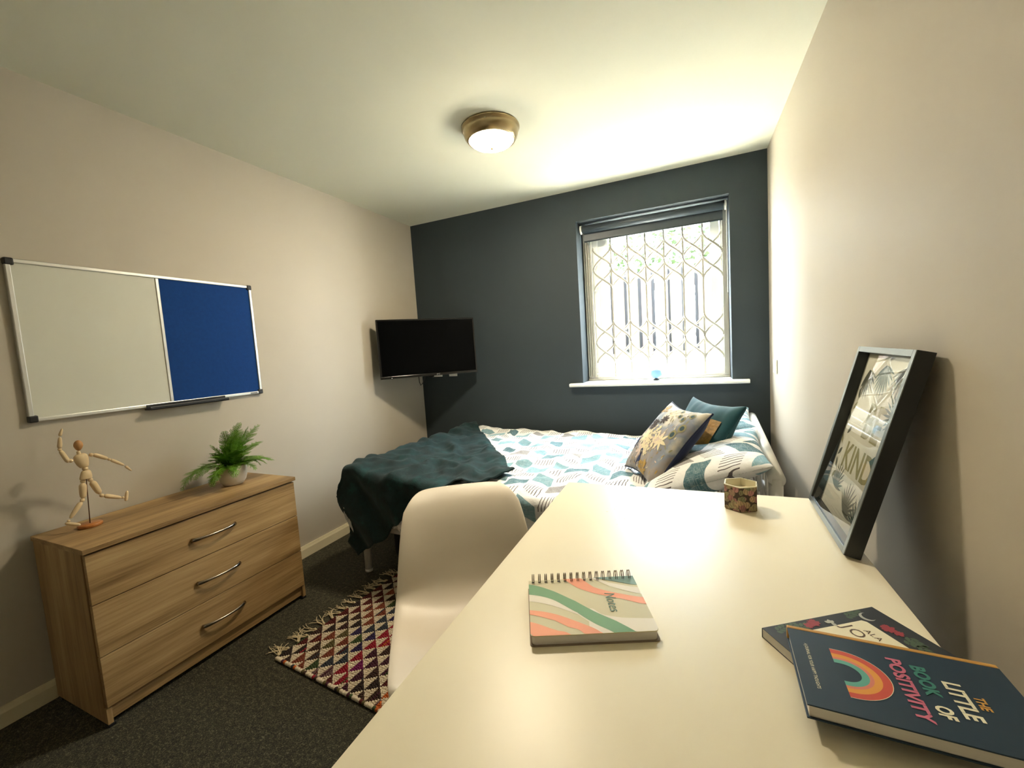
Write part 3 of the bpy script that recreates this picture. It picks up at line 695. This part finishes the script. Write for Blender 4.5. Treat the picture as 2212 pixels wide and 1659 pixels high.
# ------------------------------------------------------------------ teal throw
thr = thing('throw_blanket', 'dark teal plush throw draped over the foot of the bed', 'blanket', (.56, -1.465, 0), TH_B)
def tfn(a, b):
    """a along the edge that crosses the bed, b towards the near foot corner"""
    wv = .018*noise.noise(V((a*5, b*5, 9)))
    s = .955-.64*a-.766*b+wv*(1 if b < .2 else 0); t = .17+.79*a-.64*b
    t = min(t, BW-.03+.0*t)
    if s < -.50: s = -.50-(s+.5)*.02
    p = drape(s, t, .0, s0=.0, t0=-.050, rnd=.035, flare=.0)
    rg = noise.noise(V((a*2.2+7, b*7, 2))); rg2 = noise.noise(V((a*9, b*3, 4)))
    z = .018+.016*max(0, 1-abs(rg)*2.6)+.006*max(0, 1-abs(rg2)*3)
    if b < .12: z += .006*math.sin(PI*b/.12)
    return p+V((-.5*z if s < 0 else 0, -.5*z if t < -.05 else 0, z))
o = cloth('fabric', lsp(-.0, 1.56, 130), lsp(0, 1.20, 106), tfn, M['throw'], thr); solid(o, .008, 0)
# dark bag under the bed
bg_ = thing('storage_bag', 'black fabric bag on the carpet under the bed foot', 'bag', (.62, -1.19, 0), .1)
bm = bmesh.new(); bx(bm, (-.02, -.12, .002), (.5, .25, .21), .05, 4); fromb('body', bm, varied('black_canvas', rgb(20, 20, 22), rgb(12, 12, 13), 20, .8, .3, 60), bg_, True)
tube('handle', [(.08, -.125, .10), (.10, -.14, .15), (.20, -.145, .17), (.30, -.14, .15), (.32, -.125, .10)], .008, M['black'], bg_, 8)

# ------------------------------------------------------------------ rug
rug = thing('rug', 'woven rug of white and coloured triangles with tasselled end', 'rug', (.704, -2.192, .0), math.radians(-5.3))
RX, RY = .78, .765; NXc, NYc = 17, 10; CX, CY = RX/NXc, RY/NYc
ymat = []
yc = dict(maroon=(104, 34, 28), brown=(78, 52, 40), umber=(60, 44, 38), green=(74, 92, 50), slate=(66, 70, 80), indigo=(60, 44, 92), crimson=(176, 34, 56), purple=(140, 26, 104), plum=(84, 36, 54), orange=(214, 106, 36), rust=(150, 76, 50), olive=(112, 100, 58), mauve=(140, 106, 104))
for k, c in yc.items(): ymat.append(varied('wool_'+k, rgb(*c), rgb(*[int(q*.62) for q in c]), 70, .95, .6, 160, stretch=(1, .25, 1), bdist=.003))
keys = list(yc)
wyarn = varied('wool_white', rgb(226, 212, 188), rgb(196, 182, 158), 90, .95, .7, 150, bdist=.004)
colseq = [['maroon', 'brown', 'umber', 'maroon'], ['umber', 'brown', 'rust', 'maroon'], ['rust', 'brown', 'olive', 'umber'], ['green', 'indigo', 'olive', 'rust'], ['slate', 'green', 'slate', 'mauve'], ['slate', 'mauve', 'slate', 'indigo'], ['crimson', 'crimson', 'maroon', 'crimson'], ['purple', 'crimson', 'purple', 'plum'], ['umber', 'brown', 'plum', 'umber'], ['plum', 'brown', 'umber', 'brown'], ['brown', 'plum', 'umber', 'maroon'], ['orange', 'orange', 'rust', 'mauve'], ['indigo', 'plum', 'slate', 'brown']]
mats_r = [wyarn]+ymat
vs, fs, mi = [], [], []
SUB = 6
zt = .012
for i in range(NXc):
    for j in range(-1 if i % 2 else 0, NYc):
        key = colseq[(i*9//10) % len(colseq)][random.randrange(4)]; ki = 1+keys.index(key)
        for a in range(SUB):           # weft yarns run across the cell: each yarn is part colour, part white
            x0 = i*CX+CX*a/SUB; x1 = i*CX+CX*(a+1)/SUB
            f = (a+.4)/SUB
            y0 = j*CY; y1 = (j+1)*CY; mid = (y0+y1)/2+(CY/2 if i % 2 else 0); hw_ = CY/2*(1-f)
            ya_, yb_ = mid-hw_+random.uniform(-.0012, .0012), mid+hw_+random.uniform(-.0012, .0012)
            if random.random() < .04: kk = 1+random.randrange(len(ymat))
            else: kk = ki
            nseg = 9
            off_ = CY/2 if i % 2 else 0
            for (ya, yb, mm) in ((y0+off_, ya_, 0), (ya_, yb_, kk), (yb_, y1+off_, 0)):
                ya, yb = max(0, min(ya, RY)), max(0, min(yb, RY))
                if yb-ya < .002: continue
                ns_ = max(1, int((yb-ya)/(CY/nseg)))
                for q in range(ns_):
                    p0 = ya+(yb-ya)*q/ns_; p1 = ya+(yb-ya)*(q+1)/ns_
                    h = zt+.0012*(((a+q) % 2))+random.uniform(0, .0012)
                    o = len(vs); xm = (x0+x1)/2; pm_ = (p0+p1)/2
                    vs += [(x0, p0, zt-.004), (x1, p0, zt-.004), (x1, p1, zt-.004), (x0, p1, zt-.004), (x0+.2*(x1-x0), p0+.2*(p1-p0), h), (x1-.2*(x1-x0), p0+.2*(p1-p0), h), (x1-.2*(x1-x0), p1-.2*(p1-p0), h), (x0+.2*(x1-x0), p1-.2*(p1-p0), h)]
                    fs += [(o+4, o+5, o+6, o+7), (o, o+1, o+5, o+4), (o+1, o+2, o+6, o+5), (o+2, o+3, o+7, o+6), (o+3, o, o+4, o+7)]; mi += [mm]*5
wv_ = mesh('woven_field', vs, fs, mats_r, rug, False, mi)

box('backing', (0, 0, .001), (RX, RY, .0085), ymat[2], rug, .002)
nb_ = 56
for e_y in (-.002, RY+.002):
    ev = []
    for k in range(nb_):
        xk = RX*(k+.5)/nb_
        ev.append((tubedata([(xk-.0085, e_y, .007), (xk, e_y, .010), (xk+.0085, e_y, .007)], [.006, .0085, .006], 7), 0 if k % 5 < 3 else 1+random.randrange(len(ymat))))
    V_, F_ = merge([e[0] for e in ev]); mids = sum([[e[1]]*len(e[0][1]) for e in ev], [])
    mesh('bound_edge', V_, F_, mats_r, rug, True, mids)
frm = varied('cotton_fringe', rgb(206, 190, 156), rgb(180, 164, 130), 60, .95)
def tassel(x0, y0, sgn, seed):
    r = random.Random(seed); L_ = []
    base_a = r.uniform(-.5, .5)
    for s in range(7):
        a = base_a+r.uniform(-.35, .35); p = V((x0, y0+r.uniform(-.004, .004), .010)); pts = [p.copy()]
        curl = r.uniform(-1.2, 1.2); n = 7; ln = r.uniform(.07, .11)
        for k in range(n):
            a += curl/n*(k/n)*2
            p = p+V((sgn*math.cos(a), math.sin(a), 0))*ln/n; p.z = .004+.004*abs(math.sin(k*1.3+s)); pts.append(p.copy())
        L_.append(tubedata(pts, .0018, 4))
    L_.append(tubedata([(x0, y0, .008), (x0+sgn*.012, y0+.003*base_a, .010), (x0+sgn*.022, y0+.012*base_a, .008)], [.004, .0055, .003], 8))
    return mesh('tassel', *merge(L_), frm, rug, True)
for k in range(17): tassel(-.001, .014+k*(RY-.028)/16, -1, k)
for k in range(17): tassel(RX+.001, .014+k*(RY-.028)/16, 1, 100+k)

# ------------------------------------------------------------------ chair
Fd = V((.55, -.835, 0)).normalized(); ch_rot = math.atan2(Fd.y, Fd.x)
ch = thing('desk_chair', 'white moulded plastic shell chair pulled up to the desk', 'chair', (1.783, -2.29, 0), ch_rot)
prof = [(.235, .395), (.222, .425), (.185, .438), (.10, .432), (.0, .424), (-.09, .424), (-.155, .438), (-.205, .475), (-.240, .535), (-.275, .605), (-.315, .675), (-.355, .725), (-.392, .752), (-.425, .768)]
def pth(t):
    x = t*(len(prof)-1); i = min(int(x), len(prof)-2); f = x-i
    def cr(a, b, c, d_): return .5*((2*b)+(-a+c)*f+(2*a-5*b+4*c-d_)*f*f+(-a+3*b-3*c+d_)*f**3)
    P_ = [prof[max(0, min(len(prof)-1, i+k))] for k in (-1, 0, 1, 2)]
    return cr(*[q[0] for q in P_]), cr(*[q[1] for q in P_])
NU, NV = 36, 54; vs = []
for j in range(NV+1):
    t = j/NV
    for i in range(NU+1):
        u = -1+2*i/NU
        tt = t
        if t > .5: tt = t-(t-.5)/.5*.165*abs(u)**7
        else: tt = t+(.5-t)/.5*.09*abs(u)**5
        x, z = pth(tt)
        hw = .215+.037*math.sin(PI*min(1, max(0, tt*1.15)))
        if tt > .80: hw -= .010*((tt-.80)/.20)**1.5
        q = abs(u)**2.6
        back = max(0, min(1, (tt-.42)/.25)); back = back*back*(3-2*back)
        x += .055*q*back*(1-.55*max(0, (tt-.7)/.3)); z += .045*q*(1-back)*max(0, min(1, tt/.12))
        lip = (abs(u)**14)*.012
        x -= lip*back; z -= lip*(1-back)
        vs.append((x, hw*u*(1-.02*q), z))
fs = [(j*(NU+1)+i, j*(NU+1)+i+1, (j+1)*(NU+1)+i+1, (j+1)*(NU+1)+i) for j in range(NV) for i in range(NU)]
o = mesh('shell', vs, fs, M['shell'], ch, True); solid(o, .008, 0)
bv = o.modifiers.new('b', 'BEVEL'); bv.width = .003; bv.segments = 2; bv.limit_method = 'ANGLE'; bv.angle_limit = 1.0
for sx_ in (-1, 1):
    for sy_ in (-1, 1):
        tube('leg', [(sx_*.09, sy_*.09, .405), (sx_*.20, sy_*.20, .0)], [.016, .010], M['pine'], ch, 14)
boxes('support', [((-.12, -.12, .395), (.12, .12, .408))], M['black'], ch, .004)
tube('brace', [(-.14, -.14, .22), (.14, .14, .22)], .004, M['black'], ch, 8); tube('brace', [(-.14, .14, .22), (.14, -.14, .22)], .004, M['black'], ch, 8)

# ------------------------------------------------------------------ desk
EZ = .74
dk = thing('desk', 'plain white laminate desk along the right wall', 'desk', (1.934, -1.727, 0), .015)
box('desktop', (0, -1.46, EZ-.022), (.845, 0, EZ), M['desk'], dk, .0012)
for x, y in ((.03, -.07), (.775, -.07), (.03, -1.43), (.775, -1.43)):
    box('leg', (x, y, .0), (x+.04, y+.04, EZ-.0225), M['whitem'], dk, .003)
boxes('apron', [((.07, -.055, EZ-.07), (.775, -.045, EZ-.0225)), ((.045, -1.39, EZ-.07), (.055, -.07, EZ-.0225))], M['whitem'], dk)

# ------------------------------------------------------------------ notebook
nbk = thing('notebook', 'spiral notebook with wavy green and salmon cover on the desk', 'notebook', (2.128, -2.652, EZ), math.radians(22.6))
NW, NH, NT = .237, .185, .020
def rbox(name, a, b, r, m, parent):
    pts = []
    for cx_, cy_, a0 in ((b[0]-r, b[1]-.001, 0), (a[0]+.001, b[1]-.001, PI/2), (a[0]+r, a[1]+r, PI), (b[0]-r, a[1]+r, 1.5*PI)):
        rr = r if a0 >= PI else .001
        cx__ = cx_ if a0 >= PI else (b[0]-.001 if a0 == 0 else a[0]+.001)
        for k in range(6): t = a0+PI/2*k/5; pts.append((cx__+rr*math.cos(t), cy_+rr*math.sin(t)))
    n = len(pts); vs = [(x, y, a[2]) for x, y in pts]+[(x, y, b[2]) for x, y in pts]
    return mesh(name, vs, [tuple(range(n))[::-1], tuple(range(n, 2*n))]+[(i, (i+1) % n, n+(i+1) % n, n+i) for i in range(n)], m, parent)
rbox('back_cover', (-.002, -.002, 0), (NW+.002, NH, .0015), .008, mat('grey_board', rgb(150, 134, 116), .8), nbk)
rbox('pages', (.002, .002, .0016), (NW-.002, NH-.001, NT-.0016), .008, M['paper'], nbk)
rbox('front_cover', (0, 0, NT-.0015), (NW, NH, NT), .008, M['sage'], nbk)
def interp(pts, u):
    if u <= pts[0][0]: return pts[0][1]
    for k in range(len(pts)-1):
        if u <= pts[k+1][0]:
            f = (u-pts[k][0])/(pts[k+1][0]-pts[k][0]); p = [pts[max(0, min(len(pts)-1, k+q))][1] for q in (-1, 0, 1, 2)]
            return .5*((2*p[1])+(-p[0]+p[2])*f+(2*p[0]-5*p[1]+4*p[2]-p[3])*f*f+(-p[0]+3*p[1]-3*p[2]+p[3])*f**3)
    return pts[-1][1]
BZ = [0]
def band(up_c, lo_c, m, z):
    BZ[0] += 1; z += .00003*BZ[0]
    vs, fs = [], []; n = 60
    for k in range(n+1):
        u = k/n; ein = 0
        lo_lim = 1.0
        if u < .034 or u > 1-.034:      # follow the rounded near corners
            c_ = .008-min(u, 1-u)*NW; lo_lim = 1-(.008-math.sqrt(max(0, .008**2-max(0, c_)**2)))/NH
        a = min(lo_lim, max(0, interp(up_c, u))); b = min(lo_lim, max(0, interp(lo_c, u)))
        b = max(a, b); vs += [(u*NW, (1-a)*NH, z), (u*NW, (1-b)*NH, z)]
    for k in range(n):
        fs.append((2*k, 2*k+1, 2*k+3, 2*k+2))
    return mesh('printed_band', vs, fs, m, nbk)
z0 = NT+.0002
gU = [(0, .08), (.2, .22), (.4, .45), (.55, .66), (.7, .83), (.82, 1.0), (1, 1.2)]; gL = [(0, .29), (.2, .40), (.4, .66), (.52, .85), (.65, 1.0), (.8, 1.2), (1, 1.4)]
band([(0, 2), (.45, 1.2), (.5, .62), (.6, .71), (.75, .775), (1, .81)], [(0, 2), (1, 2)], M['offwhite'], z0)
band(gL, [(0, .42), (.2, .52), (.4, .69), (.5, .85), (.6, 1.0), (1, 1.4)], M['offwhite'], z0)
band(gU, gL, M['green'], z0+.0001)
band([(0, .58), (.2, .66), (.4, .82), (.56, 1.0), (1, 1.4)], [(0, .66), (.2, .77), (.3, .88), (.42, 1.0), (1, 1.5)], M['salmon'], z0)
band([(0, .78), (.2, .92), (.32, 1.02), (1, 1.5)], [(0, 2), (1, 2)], M['salmon'], z0)
band([(0, -.9), (.45, -.1), (.5, 0.0), (.6, .20), (.75, .32), (1, .44)], [(0, -.9), (.28, -.1), (.33, 0), (.45, .20), (.6, .335), (.75, .42), (1, .57)], M['salmon'], z0)
band([(0, -.9), (.56, -.05), (.62, 0), (.75, .12), (1, .25)], [(0, -.9), (.53, -.05), (.58, 0), (.75, .20), (1, .38)], M['offwhite'], z0)
band([(0, -1), (1, -1)], [(0, -1), (.55, -.1), (.62, 0), (.8, .10), (1, .20)], M['slate'], z0+.0001)
lettering('Notes', .030, mat('print_pine', rgb(74, 112, 84), .5), nbk, lambda x, y: (.715*NW+y, (1-.50)*NH-x, z0+.0007), sx=.85, shear=.2)
for k in range(16):
    xk = .010+k*(NW-.020)/15; L_ = []
    for dx_ in (-.0017, .0017):
        pts = [(xk+dx_+.001*math.sin(a), NH+.000+.0100*math.cos(a), .0178+.0165*math.sin(a)) for a in [2*PI*q/16 for q in range(17)]]
        L_.append(tubedata(pts, .0008, 6))
    mesh('wire_loop', *merge(L_), M['wire'], nbk, True)
    box('punched_hole', (xk-.003, NH-.0095, NT+.0001), (xk+.003, NH-.0055, NT+.0003), M['dusk'], nbk)

# ------------------------------------------------------------------ books
def leafs(pts, m, parent, z, name, ln=.012, wd=.0035):
    vs, fs = [], []
    for (x, y, a) in pts:
        o = len(vs); n = 4
        for k in range(n+1):
            t = k/n; w_ = wd*math.sin(PI*t)+.0001
            for s in (-1, 1): vs.append((min(.235, max(.002, x+math.cos(a)*ln*t-math.sin(a)*w_*s)), min(.153, max(.002, y+math.sin(a)*ln*t+math.cos(a)*w_*s)), z+.00001*len(fs)))
        fs += [(o+2*k, o+2*k+1, o+2*k+3, o+2*k+2) for k in range(n)]
    return mesh(name, vs, fs, m, parent)
b1 = thing('book', 'dark floral paperback lying underneath the rainbow book on the desk', 'book', (2.6025, -2.622, EZ), math.radians(33.3))
BW1, BH1, BT1 = .237, .155, .018
box('pages', (.001, .002, .001), (BW1-.001, BH1-.001, BT1-.001), M['paper'], b1)
box('cover', (0, 0, BT1-.0009), (BW1, BH1, BT1), M['dusk'], b1, .0004, 1); box('back_cover', (0, 0, 0), (BW1, BH1, .0009), M['dusk'], b1, .0004, 1)
box('spine', (0, BH1-.0009, .0009), (BW1, BH1, BT1-.0009), M['dusk'], b1)
zz = BT1+.0002
poly('printed_panel', [[(.055, .03), (.187, .03), (.187, .122), (.182, .128), (.055, .128)]], zz, M['cream'], b1)
lettering('JO', .030, M['brown'], b1, lambda x, y: (.1425+y, .107-x, zz+.0002), sx=1.0, spacing=1.15)
lettering('ALA', .015, M['brown'], b1, lambda x, y: (.163+y, .091-x, zz+.0002), spacing=1.1)
r = random.Random(5)
def spray(cx_, cy_, a, n, m, nm, ln=.012): leafs([(cx_+math.cos(a)*k*.004, cy_+math.sin(a)*k*.004, a+(1 if k % 2 else -1)*.8) for k in range(n)], m, b1, zz, nm, ln)
def flower(cx_, cy_, m, rr=.010):
    leafs([(cx_, cy_, 2*PI*k/9+r.uniform(-.2, .2)) for k in range(9)], m, b1, zz+.0001, 'printed_flower', rr, rr*.28)
    leafs([(cx_+.004*math.cos(k), cy_+.004*math.sin(k), k*1.3) for k in range(6)], m, b1, zz+.0003, 'printed_flower', rr*.7, rr*.2)
flower(.097, .143, M['rose'], .011); flower(.083, .139, M['rose'], .008); flower(.203, .098, M['rose'], .012); flower(.207, .084, M['rose'], .008)
for (a_, b_, c_) in ((.017, .140, .3), (.04, .145, .1), (.165, .143, .2), (.18, .147, .4), (.20, .07, -1.2), (.212, .075, -1.6), (.205, .05, -1.5), (.022, .12, -1.0), (.055, .140, 0.)): spray(a_, b_, c_, 6, M['leaf'], 'printed_sprig')
leafs([(.125, .135, .5), (.125, .135, 1.3), (.125, .135, -1.2), (.125, .135, 2.4)], M['moon'], b1, zz+.0003, 'printed_moth', .010, .0035)
mo = [(.200+.012*math.cos(a), .133+.012*math.sin(a)) for a in [math.radians(60+240*k/16) for k in range(17)]]
mi_ = [(.204+.0105*math.cos(a), .133+.0105*math.sin(a)) for a in [math.radians(295-230*k/16) for k in range(17)]]
vs = [(x, y, zz+.0003) for x, y in mo+mi_[::-1]]
mesh('printed_moon', vs, [(k, k+1, 17+k+1, 17+k) for k in range(16)], M['moon'], b1)

b2 = thing('book', 'navy hardback with a rainbow and large title lettering, on top', 'book', (2.548, -2.680, EZ+BT1+.001), -.03)
BW2, BH2, BT2 = .262, .176, .021
box('pages', (.003, .003, .002), (BW2-.003, BH2-.004, BT2-.002), M['paper'], b2)
box('front_cover', (0, 0, BT2-.002), (BW2, BH2-.008, BT2), M['navy'], b2, .0006); box('back_cover', (0, 0, 0), (BW2, BH2-.008, .002), M['navy'], b2, .0006)
box('cloth_spine', (0, BH2-.008, 0), (BW2, BH2, BT2+.0002), varied('gold_cloth', rgb(214, 162, 82), rgb(190, 138, 62), 60, .5), b2, .0015)
z2 = BT2+.0003
def arch(r0, r1, m, dz=0):
    vs = []; n = 28; cx_, cy_ = .060, .083
    pth_ = [(-.004, 1.0)]
    for k in range(n+1):
        a = PI/2-PI*k/n
        for rr in (r0, r1): vs.append((cx_+rr*math.cos(a)*1.02, cy_+rr*math.sin(a)*.92, z2+dz))
    st = [(cx_-.008, cy_+rr*.92, z2+dz) for rr in (r0, r1)]; en = [(cx_-.004, cy_-rr*.92, z2+dz) for rr in (r0, r1)]
    vs = st+vs+en; n2 = len(vs)//2
    mesh('printed_rainbow_stripe', vs, [(2*k, 2*k+1, 2*k+3, 2*k+2) for k in range(n2-1)], m, b2)
arch(.0535, .0542, M['cream'], .0001); arch(.043, .0535, M['red']); arch(.034, .043, M['amber']); arch(.029, .034, M['coral']); arch(.020, .029, M['mint'])
def title(s, cx_, cy_, size, m, sx=.8, **k): lettering(s, size, m, b2, lambda x, y: (cx_+y, cy_-x, z2+.0003), sx=sx, **k)
title('POSITIVITY', .131, .081, .0240, M['pink'], .99, bold=.0009); title('BOOK', .157, .104, .0230, M['tealink'], .88, bold=.0010)
title('OF', .158, .047, .0235, M['cream'], .72, bold=.0010); title('LITTLE', .186, .078, .0265, M['cream'], .86, bold=.0009)
title('THE', .207, .080, .0155, M['gold'], .82, bold=.0005); title('A JOURNAL FOR YOUR HAPPY THOUGHTS', .0205, .084, .0066, M['cream'], .76)

# ------------------------------------------------------------------ hexagonal candle
cn = thing('candle', 'floral hexagonal candle jar near the far desk edge', 'candle', (2.540, -1.848, EZ))
m = mat('floral_paper', rgb(140, 104, 84), .6); nb = NB(m); co = nb.coord()
vo_ = nb.n.new('ShaderNodeTexVoronoi'); nb.put(vo_.inputs['Vector'], co); vo_.inputs['Scale'].default_value = 55
a = nb.noise(nb.mapn(co), 70, 3, out=1); sc_ = nb.n.new('ShaderNodeSeparateColor'); nb.l.new(vo_.outputs['Color'], sc_.inputs[0])
base = nb.ramp(sc_.outputs[0], [(.0, rgb(140, 96, 90)), (.3, rgb(196, 140, 134)), (.55, rgb(146, 150, 106)), (.75, rgb(204, 168, 130)), (1, rgb(120, 130, 92))])
ed = nb.m('GREATER_THAN', vo_.outputs['Distance'], .62); wv2 = nb.n.new('ShaderNodeTexWave'); nb.put(wv2.inputs['Vector'], co); wv2.inputs['Scale'].default_value = 38; wv2.inputs['Distortion'].default_value = 14
base = nb.mix(nb.m('MULTIPLY', wv2.outputs['Fac'], .5), base, rgb(72, 50, 36)); nb.put(pb(m).inputs['Base Color'], nb.mix(ed, base, rgb(60, 44, 32))); M['floral'] = m
def hexr(r, z, n=6): return [(r*math.cos(math.radians(-96+60*k)), r*math.sin(math.radians(-96+60*k)), z) for k in range(n)]
vs = hexr(.048, 0)+hexr(.052, .004)+hexr(.052, .0785)
fs = [tuple(range(6))[::-1]]+[(6*l+i, 6*l+(i+1) % 6, 6*l+6+(i+1) % 6, 6*l+6+i) for l in (0, 1) for i in range(6)]
mesh('printed_jar', vs, fs, M['floral'], cn)
vs = hexr(.052, .0786)+hexr(.0525, .0815)+hexr(.048, .0815)+hexr(.047, .055)
fs = [(6*l+i, 6*l+(i+1) % 6, 6*l+6+(i+1) % 6, 6*l+6+i) for l in (0, 1, 2) for i in range(6)]
mesh('glass_rim', vs, fs, mat('cream_glass', rgb(226, 218, 188), .2), cn)
vs = hexr(.0475, .058); mesh('wax', vs+[(0, 0, .0575)], [(i, (i+1) % 6, 6) for i in range(6)], M['wax'], cn)
tube('wick', [(0, 0, .057), (.001, 0, .064)], .0009, M['dusk'], cn, 6)

# ------------------------------------------------------------------ leaning picture frame
pf = thing('picture_frame', 'black framed leafy print leaning on the right wall', 'picture frame')
FW, FH, FD = .392, .503, .034
place(pf, V((2.7385, -1.9335, EZ+.0075)), V((-.011, -.403, 0)), V((.128, 0, .487)))
fbk = mat('frame_black', rgb(30, 34, 36), .4); fsv = mat('frame_front', rgb(128, 136, 134), .3, .6)
# local x along the desk edge, y up the frame, z out of the glass
def fb(name, a, b, m, bev=.001): return box(name, a, b, m, pf, bev)
T_ = .016
for a, b in (((-FW/2, 0), (-FW/2+T_, FH)), ((FW/2-T_, 0), (FW/2, FH)), ((-FW/2+T_, 0), (FW/2-T_, T_)), ((-FW/2+T_, FH-T_), (FW/2-T_, FH))):
    fb('frame_bar', (a[0], a[1], -FD), (b[0], b[1], -.0008), fbk)
    fb('front_edge', (a[0]+.0005, a[1]+.0005, -.0008), (b[0]-.0005, b[1]-.0005, .0008), fsv, 0)
fb('backing', (-FW/2+.004, .004, -FD), (FW/2-.004, FH-.004, -FD+.004), M['brown'], 0)
pprm = varied('print_paper', rgb(246, 246, 232), rgb(238, 238, 222), 5, .8)
fb('print', (-FW/2+T_, T_, -FD+.004), (FW/2-T_, FH-T_, -FD+.0075), pprm, 0)
mesh('glass', [(-FW/2+T_, T_, -.003), (FW/2-T_, T_, -.003), (FW/2-T_, FH-T_, -.0245), (-FW/2+T_, FH-T_, -.0245)], [(0, 1, 2, 3)], bpy.data.materials['window_glass'].copy(), pf)
gm2 = bpy.data.objects['glass'].data.materials[0]; gm2.name = 'picture_glass'
for n in gm2.node_tree.nodes:
    if n.type == 'MIX_SHADER':
        fr_ = gm2.node_tree.nodes.new('ShaderNodeFresnel'); fr_.inputs[0].default_value = 1.62; gm2.node_tree.links.new(fr_.outputs[0], n.inputs[0])
zp = -FD+.0078
gsage = mat('print_olive', rgb(170, 166, 124), .8); gpet = mat('print_petrol', rgb(76, 104, 100), .8); gst = mat('print_grey_leaf', rgb(112, 116, 102), .8)
lettering('BE', .135, gsage, pf, lambda x, y: (.02+x, .300+y, zp), sx=.85, bold=.003)
lettering('KIND', .105, gsage, pf, lambda x, y: (.0+x, .185+y, zp), sx=.9, bold=.002)
def pl_leaf(x, y, a, ln, wd, m): 
    vs = []; n = 6
    for k in range(n+1):
        t = k/n; w_ = wd*math.sin(PI*t)+.0002
        for s in (-1, 1): vs.append((x+math.cos(a)*ln*t-math.sin(a)*w_*s, y+math.sin(a)*ln*t+math.cos(a)*w_*s, zp+.0003))
    return vs, [(2*k, 2*k+1, 2*k+3, 2*k+2) for k in range(n)]
def palm(x, y, a, n, ln, m, spread=1.5):
    mesh('printed_leaf', *merge([pl_leaf(x, y, a-spread+2*spread*k/(n-1), ln*(.75+.25*math.sin(PI*k/(n-1))), ln*.045, m) for k in range(n)]), m, pf)
palm(-.10, .085, 1.4, 11, .075, gst, 1.3); palm(.02, .05, 1.2, 11, .09, gst, 1.2); palm(.12, .05, 1.9, 9, .08, gpet, 1.1); palm(.13, .34, 2.7, 11, .075, gpet, 1.2)
palm(-.13, .44, -1.2, 9, .09, gst, .9); palm(-.02, .46, -1.4, 11, .09, gpet, 1.1); palm(.10, .46, -1.7, 9, .09, gst, 1.)
for k in range(9): 
    mesh('printed_leaf', *pl_leaf(-.155+.012*math.sin(k*2), .10+k*.036, 1.2+(.9 if k % 2 else -.3), .035, .007, gst), gst if k % 3 else gsage, pf)
bpoly = [(.075, .215), (.10, .235), (.125, .225), (.13, .24), (.145, .215), (.12, .205), (.115, .18), (.10, .20)]
poly('printed_bird', [bpoly], zp+.0003, gpet, pf)
